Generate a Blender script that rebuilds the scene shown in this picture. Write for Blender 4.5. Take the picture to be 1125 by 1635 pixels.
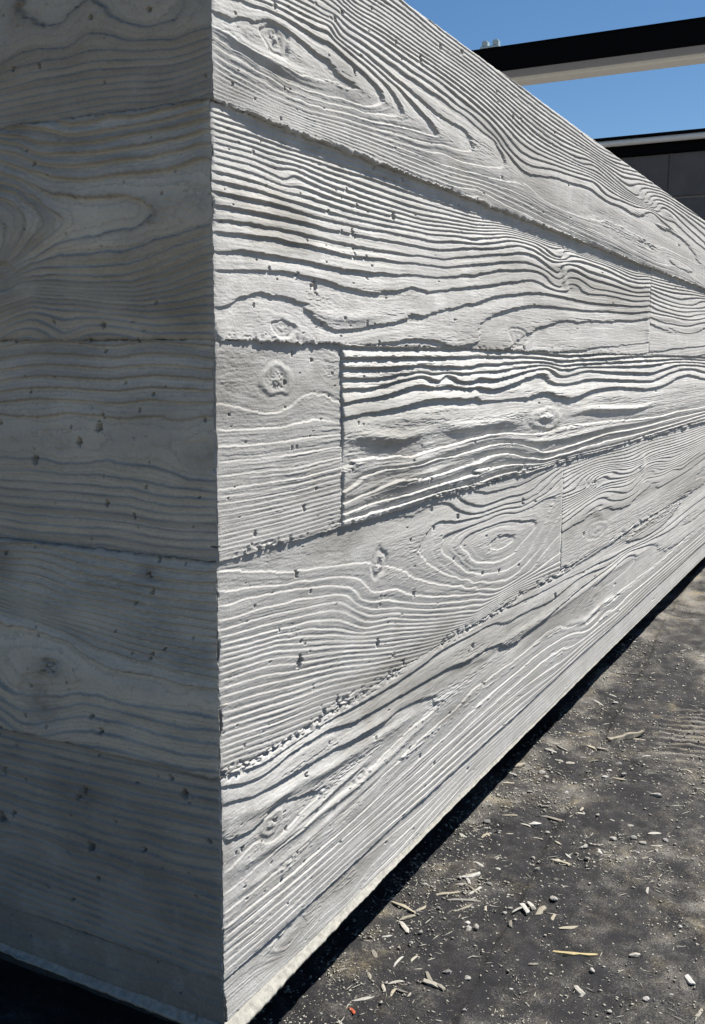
import bpy, bmesh, math, random
import numpy as np
from mathutils import Matrix, Vector

for o in list(bpy.data.objects):
    bpy.data.objects.remove(o)
S = bpy.context.scene
COL = S.collection

# ------------------------------------------------------------------ camera
cd = bpy.data.cameras.new('camera')
cam = bpy.data.objects.new('camera', cd)
COL.objects.link(cam)
S.camera = cam
cd.sensor_fit = 'HORIZONTAL'; cd.sensor_width = 36.0
cd.lens = 36.0 * 1628.8 / 1125.0
cd.clip_start = 0.01; cd.clip_end = 500
CR_ = Vector((0.469244, -0.88305, 0.005646)); CU_ = Vector((0.127049, 0.073837, 0.989144)); CF_ = Vector((0.873881, 0.463433, -0.146838))
M_ = Matrix.Identity(4)
for i in range(3):
    M_[i][0] = CR_[i]; M_[i][1] = CU_[i]; M_[i][2] = -CF_[i]
M_.translation = Vector((-0.6919, -0.49405, 0.6532))
cam.matrix_world = M_

# ------------------------------------------------------------------ light
SUN_EL, SUN_AZ = math.radians(55), math.radians(33)       # azimuth: from +X turned towards -Y
sdir = Vector((math.cos(SUN_EL)*math.cos(SUN_AZ), -math.cos(SUN_EL)*math.sin(SUN_AZ), math.sin(SUN_EL)))
W = bpy.data.worlds.new('World'); S.world = W; W.use_nodes = True
nt = W.node_tree; nt.nodes.clear()
sky = nt.nodes.new('ShaderNodeTexSky'); sky.sky_type = 'NISHITA'; sky.sun_disc = False
sky.sun_elevation = SUN_EL; sky.sun_rotation = math.atan2(sdir.x, sdir.y)
sky.altitude = 300; sky.air_density = 1.0; sky.dust_density = 0.0; sky.ozone_density = 3.5
bg = nt.nodes.new('ShaderNodeBackground'); bg.inputs['Strength'].default_value = 0.05
wo = nt.nodes.new('ShaderNodeOutputWorld')
hs = nt.nodes.new('ShaderNodeHueSaturation'); hs.inputs['Saturation'].default_value = 1.16
nt.links.new(sky.outputs[0], hs.inputs['Color']); nt.links.new(hs.outputs[0], bg.inputs[0]); nt.links.new(bg.outputs[0], wo.inputs[0])
ld = bpy.data.lights.new('sun', 'SUN'); ld.energy = 5.0; ld.angle = math.radians(0.5); ld.color = (1.0, 0.965, 0.905)
sun = bpy.data.objects.new('sun', ld); COL.objects.link(sun)
sun.rotation_euler = sdir.to_track_quat('Z', 'Y').to_euler(); sun.location = sdir * 20
S.view_settings.view_transform = 'Standard'; S.view_settings.look = 'None'
S.view_settings.exposure = 0.95; S.view_settings.gamma = 1.0
S.view_settings.use_curve_mapping = False

rng = np.random.RandomState(7)
random.seed(5)

# ------------------------------------------------------------------ data, wall and ground coordinates (0.1 mm)
TRACES={
 'F1a':[
  (0,0,'8,9213 268,9223 545,9287 726,9360 1068,9367 1392,9323 1739,9286 1968,9235 2015,9192 1830,9107 1392,9047 987,9032 612,9042 265,9087 5,9115'),
  (-0.6,-0.6,'893,9233 438,9206 1309,9160'),
  (1,1,'373,9408 727,9436 991,9453 1310,9452 1606,9440 1874,9447 2108,9410 2403,9361 2714,9309 2905,9248 2906,9178 2772,9079 2307,9004 1830,8968 1391,8924 986,8923 611,8951 263,8986 3,9035'),
  (2,2,'619,9480 991,9511 1393,9525 1694,9536 1828,9545 2108,9486 2504,9441 2930,9370 3214,9292 3393,9185 3336,9100 2827,9020 2308,8959 1606,8888 1184,8868 794,8889 330,8929 1,8964'),
  (3,3,'1920,9555 2301,9513 2819,9461 3269,9400 3694,9297 4016,9237 4288,9147 4291,9069 3703,9023 2939,8948 2309,8892 1606,8835 985,8814 432,8852 0,8901'),
  (4,4,'2012,9590 2818,9518 3690,9421 4347,9356 4999,9325 5554,9260'),
  (4,4,'5650,9206 5532,9148 4919,9027 4488,9010'),
  (4,4,'3706,8923 2831,8857 2065,8821 1391,8759 792,8752 259,8802 -1,8848'),
  (5,5,'4464,9539 5196,9491 5844,9420 6280,9384 6560,9283 6661,9178 6483,9087 5624,8972 4925,8918 4493,8920'),
  (6,6,'4461,9616 5040,9568 6010,9481 6460,9386 6938,9286 7343,9210 8085,9245 8892,9336 9916,9401 11063,9473 11703,9424 12292,9421 13089,9471 13862,9451 15100,9551 15986,9695'),
  (6,6,'4498,8794 5234,8830 6052,8884 6966,8961 7676,8985 8347,8910 9448,8895 10546,8917 12098,9042 13537,9099 14982,9072 16162,8922'),
  (5.6,5.6,'8557,9112 9814,9145 11103,9203 12408,9247 14919,9373'),
  (7,7,'4457,9706 5187,9654 6003,9582 6639,9449 7230,9335 7965,9343 9124,9461 10456,9557 11196,9611 11848,9546 12359,9535 13258,9572 15074,9675'),
  (12,12,'4445,9962 5170,9951 5980,9911 6892,9835 7924,9749 9089,9755 10422,9799 11155,9881 11965,9850 13029,9800 14827,9807'),
  (3,3,'839,9544 1310,9573 1694,9598 1851,9599'),
  (4,4,'1070,9612 1477,9630 1738,9642 1896,9643 2012,9590'),
  (5,5,'1270,9670 1606,9677 1805,9681 1942,9688 2035,9656 2816,9610 3685,9569 4464,9539'),
  (6,6,'1478,9731 1738,9725 1988,9733 2106,9712 2814,9690 3682,9643 4461,9612'),
  (7,7,'1693,9795 2011,9782 2153,9768 2813,9758 3680,9728 4456,9706'),
  (12,12,'2296,9971 2808,9985 3671,9972 4445,9962'),
  (17,20,'2302,10256 3473,10266 4431,10260 9038,10216 11578,10240'),
  (18,14,'13093,10225 15865,10221'),
  (12,11,'-9,8542 1182,8573 2621,8561 5721,8601'),
  (11,9,'4509,8555 7298,8575 10597,8554 13071,8543 15774,8540'),
  (9,16,'26,9852 1153,10095 2301,10284'),
  (13,20,'37,10280 1154,10297 2051,10287'),
  (6,6,'16860,9527 17440,9634 18083,9605 19004,9516 19972,9485 20780,9338 21665,9091 23036,8883'),
  (7,7,'16813,9719 17587,9875 18478,9776 19916,9679 21091,9621 22803,9576'),
  (8,8,'17154,9960 17989,9966 18895,9910 20113,9856 22747,9742'),
  (12,11,'16843,10204 19433,10229 22613,10229'),
  (5.5,5.5,'17328,9258 18178,9241 19302,9287 20299,9226'),
  (7,7,'17058,8708 17836,8897 18739,8805 19692,8750 20930,8845 21797,8673 23134,8592'),
  (8.5,8.5,'17091,8570 18019,8600 19735,8597 21690,8571 23150,8543'),
  (6,6,'29992,8801'),
  (11,11,'32674,10052 62757,10332'),
 ],
 'F2a':[
  (0,0,'34,6943 222,7000 399,7059 639,7103 929,7109 1173,7091 1386,7049 1562,6969 1791,6888 2130,6841 2541,6877 3097,6945 3455,6984 3769,7049 4033,7032 4375,7087 4809,7163 5270,7229 5805,7301'),
  (0,0,'5806,7300 6611,7422 7602,7512 8726,7579 9743,7582 11036,7573 12686,7615 14900,7683 16184,7765'),
  (-0.6,-0.6,'580,6907 1089,6906 47,6770 2131,6723 3217,6834 4105,6912'),
  (-0.6,-0.6,'4955,6897 5339,6997'),
  (-1,-1,'5805,6798 5920,7001 6536,7180 7411,7307 8507,7395 9765,7412 11057,7432 12709,7485 14927,7554 16212,7640'),
  (-2,-2,'8200,7004 8778,7104 9656,7209 11395,7261 14957,7405 16241,7513'),
  (-1.5,-1.5,'6468,6843 7129,7023'),
  (-2.5,-2.5,'9429,6907 11595,6995 15401,7084'),
  (1,1,'41,7257 403,7276 775,7305 1175,7319 1474,7305 1932,7282 2430,7256 2975,7261 3446,7307 3759,7353 4089,7334 4798,7386 5792,7499'),
  (1,1,'5794,7499 6691,7602 7482,7679 8472,7723 9534,7664 9921,7783 11013,7734 12309,7768 14879,7788 16161,7866'),
  (2,2,'45,7399 370,7430 776,7437 1175,7442 1607,7436 2076,7418 2586,7434 3441,7474 4083,7495 4790,7547 5781,7665'),
  (2,2,'5784,7645 6678,7776 7571,7846 8696,7845 9564,7741 9907,7896 11466,7843 14858,7888 16139,7965'),
  (3,3,'48,7550 409,7580 973,7600 1387,7590 1836,7578 2323,7578 2967,7599 3749,7629 4784,7660 5774,7785'),
  (3,3,'5775,7779 7054,7918 8103,7974 9523,7858 9906,8010 12270,8002 14842,7968 16119,8055'),
  (4,4,'51,7653 410,7677 974,7682 1388,7686 2074,7681 2853,7687 3747,7707 4779,7758 5767,7890'),
  (4,4,'5769,7883 7044,8031 8319,8079 9498,7960 9918,8125 12253,8107 14822,8063 16097,8154'),
  (5,5,'53,7766 593,7778 1177,7789 1835,7779 2580,7792 3431,7819 4414,7836 5761,7980'),
  (7,7,'58,7952 596,7965 1388,7952 2319,7937 3427,7970 4406,8000 5752,8114'),
  (7,7,'5755,8090 7025,8254 8298,8285 9456,8198 9892,8331 12215,8338 14775,8293 16050,8362'),
  (10,10,'62,8146 599,8160 1098,8130 1242,8179 1834,8143 2845,8122 4058,8135 5745,8233'),
  (16,15,'20,8431 603,8442 1181,8430 1832,8439 2838,8468 4046,8463 5729,8469'),
  (15,10.5,'5732,8456 7008,8460 9245,8452 12194,8463 14742,8457 16028,8461'),
 ],
 'F2b':[
  (0,0,'16299,7382 17291,7323 18242,7303 18671,7354 19617,7293 21392,7317 22488,7396 23501,7501'),
  (1,1,'16364,7514 17254,7477 18096,7454 18458,7531 19574,7449 20689,7462 22006,7565 23450,7652'),
  (3,3,'16404,7755 16997,7712 18248,7705 19506,7693 21267,7730 22073,7798 23374,7877'),
  (6,6,'16339,8039 17029,7998 17963,7977 19431,7967 21179,8021 21979,8097 23257,8224'),
  (13,12,'16238,8484 18040,8518 19748,8554 21697,8548 23150,8543'),
  (-0.7,-0.7,'16411,6885 18423,7023 20185,7010 23628,7120'),
  (0,0,'45201,7967'),
  (10,10,'44636,8805'),
 ],
 'F3a':[
  (0,0,'49,6155 310,6126 681,6069 918,6060 1125,6095 1339,6187 1517,6211 1747,6194 2086,6106'),
  (1,1,'45,5958 565,5928 877,5922 1251,5945 1608,5962 2087,5914'),
  (2,2,'41,5819 563,5792 1081,5789 1608,5789 2088,5782'),
  (3,3,'38,5679 561,5666 1164,5661 2089,5661'),
  (4,4,'36,5569 559,5550 1163,5527 2090,5552'),
  (5,5,'33,5459 557,5444 1381,5427 2091,5455'),
  (6,6,'32,5389 556,5370 1381,5370 2091,5389'),
  (18,18,'37,4858 948,4848 2095,4853'),
  (12,12,'35,5104 950,5093 2093,5105'),
  (-0.6,-0.6,'922,6370 212,6518 1746,6521 207,6299 1841,6336'),
 ],
 'F3b':[
  (0,0,'2137,5972 2447,5983 2886,6002 3482,6032 4137,6078 4863,6071 5888,6009'),
  (1,1,'2136,6104 2606,6138 2998,6152 3477,6205 4130,6252 4854,6248 5876,6198'),
  (2,2,'2134,6255 2604,6245 2996,6268 3474,6325 4126,6364 4848,6365 5868,6324'),
  (3,3,'2133,6367 2879,6358 3790,6402 4847,6395 5863,6403'),
  (4,4,'2133,6469 2877,6472 3788,6484 4842,6482 5857,6497'),
  (5,5,'2132,6569 3467,6576 5850,6606'),
  (0,0,'4622,6088 5809,6063 6915,5998 8074,5988 9018,6043 9674,5969 10516,5945 11740,6041 13712,6045 16347,5951 18425,6026 19873,6179 21517,6211 24007,6087'),
  (1,1,'4616,6223 5385,6196 6242,6169 7197,6216 8043,6308 8862,6337 9383,6198 10340,6183 11547,6240 13687,6186 16800,6133 19523,6329 21467,6380 23945,6270'),
  (2,2,'4612,6303 5795,6287 6988,6320 8260,6413 8975,6429 9499,6319 11210,6378 13658,6340 16757,6319 19792,6475 23893,6424'),
  (4,4,'4604,6474 5783,6472 7172,6519 8247,6538 9479,6484 12514,6526 19444,6621 23832,6605'),
  (-0.7,-0.7,'2449,5809 3183,5767 4149,5768 5271,5769'),
  (-0.7,-0.7,'5822,5851 7230,5825 12643,5743 16910,5650 21342,5633'),
  (-0.4,-0.4,'2345,5667 2894,5629 3817,5592 4583,5628'),
  (0,0,'2141,5438 2561,5486 3131,5475 3823,5416 4302,5444 4892,5474 5920,5513'),
  (0,0,'5922,5515 7054,5511 8130,5421 9342,5432 10439,5431 12344,5419 15776,5301 18334,5265 19804,5289 24291,5242'),
  (1,1,'2143,5193 2564,5298 3194,5342 3827,5313 4523,5339 5295,5337 5931,5352'),
  (1,1,'5931,5371 7066,5357 8033,5254 8748,5121 10339,5091 12741,5149 15815,5118 19848,5126 24331,5123'),
  (2,2,'2144,5082 2903,5134 3507,5177 4173,5139 4908,5156 5942,5174'),
  (2,2,'5940,5227 7079,5202 8398,5044 9928,5000 12764,5010 15842,4987 19881,5004 24362,5032'),
  (3,3,'2145,4970 2906,5002 3837,5003 4914,5019 5952,5027'),
  (3,3,'5950,5083 7298,5029 9018,4917 11109,4909 14750,4878 19902,4925 24390,4948'),
  (4.6,4.6,'2146,4858 3266,4850 4543,4865 5963,4847'),
  (4.6,4,'6808,4869 9943,4878 14759,4827 24421,4857'),
 ],
 'F4a':[
  (0,0,'5499,4197 6012,4249 6661,4241 7474,4191 8619,4036 8630,3928 8059,3786 7309,3652 6508,3709 5859,3881 5461,4123'),
  (-1,-1,'6489,3977 6888,3828 7398,3834 7385,3997 6870,4056'),
  (1,1,'4781,4246 4929,4345 5326,4349 6186,4340 7149,4348 8241,4281 9082,4332 9537,4311 9616,4210 9125,3936 8540,3636 7862,3485 7014,3491 6237,3581 5696,3714 5103,4009'),
  (2,2,'4691,4560 5237,4486 5912,4442 6842,4421 7895,4343 8825,4400 9711,4539'),
  (2,2,'4203,4364 4066,4284 4431,4044 4973,3824 5643,3635'),
  (2,2,'5195,3758 5970,3515 7025,3347 7986,3351 8916,3537 9989,3940'),
  (3,3,'87,4756 546,4666 1071,4566 1608,4504 2149,4445 2746,4367'),
  (3,3,'3344,4207 3734,4081 4221,3888 4980,3681 6053,3456'),
  (3,3,'6067,3403 7137,3226 8341,3250 10030,3606'),
  (4,4,'83,4569 543,4521 1071,4440 1515,4390 1800,4365 2361,4267 2580,4200 2808,4049 3044,3975 3289,3954 3742,3821 4598,3602 6060,3353'),
  (5,5,'80,4455 739,4415 1288,4363 1849,4277 2256,4185 2583,4002 2869,3903 3229,3847 4232,3593 6065,3268'),
  (6,6,'77,4329 737,4293 1377,4239 1948,4163 2310,4079 2584,3917 2870,3821 3549,3689 4606,3438 6070,3188'),
  (8,8,'74,4183 735,4136 1377,4072 1850,4017 2259,3915 2699,3724 3297,3617 4240,3390 6078,3068'),
  (10,10,'72,4067 734,4001 1468,3919 2052,3782 2645,3603 3427,3474 5006,3154'),
  (12,12,'70,3972 939,3894 1851,3704 3240,3392'),
  (20,20,'40,3440 526,3376 1062,3304 1853,3219'),
  (29,29,'12,2946'),
  (26,26,'1375,2933'),
  (20,20,'3575,2921'),
  (13,13,'6085,2957'),
  (9,9,'7457,3034'),
  (7,7,'10165,2939'),
  (2.4,2.4,'106,4804 947,4780 1608,4744 2147,4771'),
  (2.6,2.6,'2631,4491 2914,4578 2464,4647'),
  (2.3,2.3,'3527,4483 3277,4440'),
  (3,3,'5065,4738 5393,4605 6086,4485 6937,4478 7666,4443 8817,4477 9898,4681'),
  (4,4,'5468,4737 6171,4572 7336,4570 8681,4606 9889,4762'),
  (5,5,'6342,4733 7862,4691 9680,4801'),
  (2.8,2.8,'3521,4679 4191,4673'),
 ],
 'F4b':[
  (0,0,'10238,3638 11604,3662 12617,3712'),
  (8,8,'10169,4185 12010,4269 13815,4387'),
  (16,16,'10097,4764 11443,4775'),
  (0,0,'12822,3779 13405,3656 14650,3487 15360,3528 15970,3630 16588,3830'),
  (0,0,'17024,3725 18233,3551'),
  (1,1,'12849,3917 13380,3804 14383,3685 15088,3673 15951,3720 16506,3898 16834,3955 17272,3876 18633,3814 19944,3823 21129,3733 22163,3802 24476,3875'),
  (2,2,'12832,4022 13784,3930 14468,3841 15547,3836 16298,3933 16814,4047 17547,3933 19261,3869 21009,3831 24436,3993'),
  (6,6,'12209,4277 13197,4267 14295,4159 15996,4123 16773,4231 19205,4086 24384,4151'),
  (11,11,'12166,4554 14242,4449 16066,4408 16719,4473 19781,4436 24280,4463'),
  (16,16,'12127,4803 14639,4771 16918,4817 19691,4772 24177,4772'),
  (-0.7,-0.7,'10709,3377 12152,3338 15061,3276'),
  (-0.9,-0.9,'10313,3039 15122,2957 24008,3013'),
  (-0.6,-0.6,'20045,3443 22854,3522'),
 ],
 'F5':[
  (0,0,'34,2366 237,2312 430,2288 570,2299 713,2359 924,2358 1233,2293 1513,2253 1757,2146 1707,2100 1371,2080 1052,2025 793,2002 506,2103 310,2085 27,2054'),
  (-0.5,-0.5,'787,2185 312,2188 1098,2203'),
  (1,1,'42,2696 320,2631 594,2571 1057,2574 1513,2556 2060,2520 2605,2484 3138,2451 3584,2456 4134,2394 4735,2246 4661,2156 3933,2106 3336,2038 2845,1982 2499,1957 2170,1960 1757,1937 1370,1916 920,1898 423,1859 23,1852'),
  (0.5,0.5,'2383,2341 2958,2339 3589,2307'),
  (2,2,'45,2861 399,2760 718,2734 1058,2767 1373,2780 1855,2771 2379,2680 2952,2651 3580,2619 4270,2600 5035,2562 6162,2484'),
  (2,2,'6499,2496 7420,2310 7646,2183'),
  (1.6,1.6,'7013,2205 8100,2115 9313,2223 10855,2269 13201,2366 15227,2419'),
  (3,3,'4769,2850 6478,2797 7391,2659 8402,2623 9813,2527 11434,2598 13760,2463 16141,2431 19370,2286 21617,2299 22201,2107'),
  (4,4,'6008,2922 7479,2878 10206,2742 13160,2615 17648,2422 21228,2467 25205,2527'),
  (4.8,5,'7471,2971 10193,2850 15143,2850 25066,2939'),
  (2.5,2.5,'46,2898'),
  (3.4,3.4,'929,2872 1854,2887 2947,2890'),
  (2,2,'19,1672 500,1668 1050,1679 1609,1712 2172,1715 2616,1731 3342,1801 4299,1862 5068,1901 6148,1982'),
  (3,3,'16,1536 498,1526 1138,1513 1859,1524 2676,1538 3609,1583 5081,1632 6167,1696'),
  (2,2,'7557,1952 8954,1984 10019,1957 10923,1747 11908,1565 12574,1722 13309,1711 14111,1593 14718,1676 16790,1658 19235,1636 24434,1691'),
  (3,3,'8980,1735 10633,1661 12272,1410 13347,1481 14250,1386 15419,1429 17882,1398 24531,1390'),
  (6,6,'10403,1151 12308,1165 14195,1116 17938,1153 25043,1094'),
  (9,9,'5,1034 1045,1040 2398,1052 6212,988'),
  (9,8,'7261,970 10562,980 15380,950 25726,979'),
 ],
 'F6':[
  (0,0,'7,997 1043,1004 2393,1008 6219,892 15394,875 25754,895'),
  (1,1,'1,873 487,831 1042,697 1760,739 2402,697 2988,797 4340,798 6221,859'),
  (2,2,'-1,757 486,734 1133,673 2181,637 3636,657 6227,767'),
  (3,3,'-2,711 909,657 2993,564 6231,704'),
  (3,3,'15423,726 25810,728'),
 ],
 'L1':[
  (0,0,'2279,9083 1493,9131 772,9089 321,9046 17,9088'),
  (-0.6,-0.6,'2256,9451 1237,9343 99,9280'),
  (-1,-1,'1951,10126 89,9798'),
  (4,4,'2295,8822 1762,8846 1258,8852 780,8831 21,8858'),
  (9,9,'2313,8539 1026,8577 26,8600'),
 ],
 'L2':[
  (0,0,'2334,8196 2066,8118 1805,8004 1652,7947 1448,7909 1174,7896 954,7899 765,7860 603,7804 489,7744 537,7684 725,7632 917,7597 1187,7574 1439,7549 1673,7513 1943,7409'),
  (0.4,0.4,'240,7755 128,7834'),
  (1,1,'2328,8292 2113,8227 1903,8162 1670,8098 1416,8060 1168,8051 997,8065 688,8059 390,8071 78,8115'),
  (2,2,'2323,8384 2054,8317 1846,8243 1640,8194 1411,8170 1163,8163 921,8176 569,8173 230,8213 55,8223'),
  (3,3,'2317,8467 2050,8401 1867,8329 1661,8289 1332,8268 1037,8266 682,8270 339,8292 53,8325'),
  (4,4,'2315,8511 2045,8476 1785,8396 1529,8359 1156,8349 796,8369 337,8386 51,8409'),
  (5,5,'1779,8517 1475,8432 1153,8420 794,8430 448,8449 50,8493'),
  (6,6,'1027,8533 48,8560'),
  (-1,-1,'2340,8110 2177,8069 1967,7968 1761,7850 1609,7765 1560,7715 1614,7652 1748,7583 1967,7478 2220,7351'),
  (-2,-2,'2343,8052 2100,7987 1918,7879 1804,7777 1781,7718 1851,7646 2018,7519 2247,7352'),
  (-3,-3,'2349,7965 2186,7925 2055,7840 2007,7731 2053,7618 2184,7487 2275,7353'),
  (-4,-4,'2357,7829 2279,7746 2272,7629 2323,7474'),
  (-0.5,-0.5,'1180,7740 816,7755 1434,7662'),
  (1,1,'2139,7319 1945,7380 1625,7425 1268,7420 923,7424 731,7452 588,7499 312,7530 45,7587'),
  (2,2,'2141,7280 1841,7328 1322,7319 951,7314 639,7357 360,7444 46,7500'),
  (3,3,'2143,7240 1711,7266 1200,7230 833,7236 478,7306 47,7430'),
  (5,5,'2175,7172 1848,7192 1329,7149 836,7135 481,7180 50,7307'),
  (8,8,'2350,7037 1987,7108 1460,7076 1083,7039 720,7022 369,7050 31,7113'),
  (13,13,'2424,6756 1605,6750 610,6744 16,6740'),
 ],
 'L3':[
  (0,0,'2496,5610 2209,5613 2012,5623 1713,5593 1394,5614 1161,5642 985,5625 690,5622 499,5584 266,5531 59,5534'),
  (1,1,'2503,5493 2074,5506 1664,5495 1269,5511 890,5494 408,5456 -7,5445'),
  (2,2,'2508,5408 1668,5417 893,5415 -6,5388'),
  (9,9,'2542,4870 1164,4887 2,4878'),
  (0,0,'2471,6009 1908,6025 1638,6053 1248,6045 630,6054 -17,6077'),
  (1,1,'2464,6123 1632,6173 1117,6155 -19,6183'),
  (2,2,'2457,6227 1113,6262 -21,6274'),
  (6,6,'2432,6637 1098,6645 -27,6634'),
  (-0.6,-0.6,'2198,5800 1128,5844 282,5841'),
 ],
 'L4':[
  (0,0,'2596,3999 2156,4001 1737,3948 1416,3823 1154,3756 820,3765 21,3747'),
  (1,1,'2588,4133 2151,4099 1733,4034 1332,3940 943,3891 446,3862 20,3847'),
  (3,3,'2583,4211 2007,4139 1459,4091 939,4025 443,4003 17,4005'),
  (8,8,'2566,4477 1990,4451 1184,4375 435,4344 11,4347'),
  (13,13,'2546,4794 1168,4785 4,4772'),
  (0,0,'1791,3390 1622,3450 1350,3472 1061,3446 703,3464 334,3486 26,3488'),
  (1,1,'1796,3279 1489,3374 1090,3367 707,3349 337,3343 27,3378'),
  (2,2,'1830,3164 1494,3244 1094,3260 710,3234 29,3257'),
  (4,4,'2662,2938 1236,2978 34,3003'),
  (-0.5,-0.5,'2474,3548 1478,3634 699,3630 22,3678'),
  (0.5,0.5,'2638,3319 2462,3257'),
  (2,2,'2648,3158 2355,3050'),
 ],
 'L5':[
  (0,0,'2663,2927 1700,2954 819,2979 -13,3002'),
  (5,5,'2689,2509 1720,2504 833,2511 -6,2545'),
  (10,10,'2715,2084 1740,2065 847,2058 1,2080'),
  (12,12,'2731,1834 1752,1805 855,1792 6,1805'),
  (16.5,16.5,'2751,1506 1767,1468 865,1444 11,1447'),
  (21,21,'2774,1139 1784,1105 877,1074 18,1044'),
 ],
 'L6':[
  (0,0,'2777,1102 1309,1037 18,1023'),
  (1.6,1.6,'2808,603 1325,616 523,687'),
 ],
}
PITS_F='3304,8069,310 1594,7214,339 1518,7220,157 2346,7802,191 2424,7763,145 2637,7582,148 2385,7583,145 1258,7311,131 1461,7629,111 1858,7948,114 4452,10099,275 3884,9816,238 2304,9315,210 2452,9489,141 2081,9791,182 1942,9698,157 1005,8864,104 5102,10212,173 286,9274,115 2022,8160,93 2241,8202,94 2143,8109,94 2577,7981,97 2445,8081,120 2774,7514,125 2667,7380,124 2154,6947,143 4682,9747,112 3257,9828,126 944,8603,83 705,8374,81 589,8266,81 1199,6589,176 1548,6531,159 1052,6325,131 3979,6661,304 1380,5135,206 1266,4512,251 1524,4285,141 3980,3773,258 3009,3393,322 1321,3631,396 4351,5106,174 2981,6408,129 2475,5887,124 1608,5299,116 5340,4520,218 4560,4483,178 1165,5732,111 1250,5726,112 168,6077,80 3075,3928,107 3078,3831,107 3298,3575,109 3489,3540,111 3197,3903,108 792,3770,89 1514,3690,95 3701,3002,227 5154,4964,184 12602,6526,269 7302,5341,276 7914,4975,251 7965,4425,362 5332,4526,277 12177,4288,358 6962,3518,241 9811,2548,446 23442,3550,339 11136,3377,172 11482,3391,175 10768,3497,169 8589,4332,150 8098,3973,146 6386,4111,132 12794,2607,233 16010,4188,210 15121,6281,250 8125,5465,145 344,2917,194 1715,2918,243 1419,2440,191 2959,2311,162 292,2156,173 204,2155,107 4219,1654,209 1230,1703,95 324,1781,87 349,1647,88 2083,3023,225 1804,2979,220 1896,2615,99 1010,2214,92 770,1807,91 1383,1540,96 2286,1088,105 3180,1962,111 700,2916,133 246,3337,85'
PITS_L='582,9301,143 474,7872,91 2194,6690,122 1303,6691,117 774,6689,114 2169,9107,78 1252,5937,256 1478,5800,239 2027,5612,288 1183,5267,178 592,4821,135 693,4676,195 656,4530,176 785,6106,115 552,4024,117 715,3920,99 2065,3947,106 1370,4935,100 118,6042,92 936,6332,77 2048,6230,81 2446,5937,146 1570,5926,80 2598,2488,243 2659,1995,357 2508,2064,200 1553,2499,190 1646,2412,233 1498,1964,339 383,2714,277 533,2840,159 128,2333,177 1426,3262,145 1318,3135,186 2466,1264,134 1759,1338,130 859,2084,123 1739,2217,128 1195,2279,104 273,1789,100 2262,3127,151 2006,3051,128 1374,2886,83 2429,2790,109 2187,3436,107'
KNOTS_F=[(0.0893, 0.9233, 0.0175, 0.0123, 1.2), (0.0921, 0.636, 0.0256, 0.0168, 1.3), (0.3049, 0.4314, 0.0194, 0.0154, -1.6), (0.0787, 0.219, 0.0179, 0.0118, 1.1), (0.1006, 0.6808, 0.0165, 0.0075, 0.5), (0.8938, 0.5644, 0.0916, 0.017, 2.0), (1.2199, 0.1897, 0.0925, 0.0319, 0.6), (0.7501, 0.6882, 0.0375, 0.012, 0.8), (1.25, 0.3334, 0.0746, 0.016, 0.7), (0.2612, 0.1984, 0.0175, 0.0074, 1.0)]
KNOTS_L=[(0.2078, 0.3321, 0.0215, 0.0235, 1.6), (0.1729, 0.5819, 0.016, 0.0101, 0.5), (0.017, 0.5715, 0.0204, 0.013, 0.5), (0.2337, 0.7256, 0.0167, 0.0122, -0.8)]
STAINS_F=[]
STAINS_L=[(0.0693, 0.4692, 0.0195, 0.0117, 0.7), (0.1611, 0.2453, 0.0263, 0.0148, 0.7), (0.2079, 0.3298, 0.0243, 0.0256, 0.62), (0.0217, 0.5675, 0.0295, 0.0187, 0.3), (0.0258, 0.6922, 0.0442, 0.0238, 0.35), (0.2499, 0.4614, 0.0205, 0.0277, 0.55), (0.2364, 0.7277, 0.0194, 0.0183, 0.5), (0.2124, 0.2435, 0.0117, 0.0433, -0.25), (0.1731, 0.5779, 0.0292, 0.0162, 0.25), (0.1009, 0.1882, 0.1245, 0.0228, 0.25)]
RIDGES=[
 ('1052,1988 1609,2023 2169,2081 2843,2119',3.8,2.3),
 ('8336,5653 8810,5687 9448,5639',7,3.6),
 ('10410,5649 11630,5691 13403,5614 15721,5560 16922,5596',4.6,4.2),
 ('2344,5761 2892,5727 3493,5668 4015,5685 4579,5716',6,3.6),
 ('4881,5699 5910,5674',5,1.6),
 ('4638,5742 5832,5694 7040,5681 7779,5591',5.5,2.6),
 ('9548,8299 9655,7972 9828,7663',2.6,1.6),
 ('15870,7855 16022,7373 16177,6881',2.6,1.5),
 ('16234,4540 16393,4234 16500,3928',2.6,1.6),
 ('2166,2497 2955,2467 3586,2411',6,2),
 ('69,9106 435,9057 833,9034 1308,9048 1739,9096',5,2),
 ('1473,7009 1933,6938 2540,6962 3212,7038',5,1.4),
 ('11903,3869 12819,3569 13046,3303',5,1.5),
 ('38,2542 592,2419 1055,2428 1856,2356 2959,2296 4284,2241',6,2.3),
 ('119,2012 921,1946 1609,1919 2500,1915 3467,1963 4514,2059',4.5,2.2),
 ('21,1762 706,1727 1609,1751 2968,1823 4672,1913',4,1.4),
 ('4778,2660 6508,2371 7851,2366 9980,2282 13209,2316 17702,2184',6,2.2),
 ('10605,1878 11895,1661 12932,1741 14088,1725',4,2),
 ('11856,1923 12184,1993 12514,2114',4,1.5),
 ('2142,5303 2898,5395 3825,5347 4896,5399 5925,5433',4,2.4),
 ('2144,5138 2902,5192 4171,5190 5937,5248',3.5,1.8),
 ('5848,5441 7061,5425 8372,5304 10317,5255 12719,5287 17010,5215',4,2.2),
]
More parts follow.
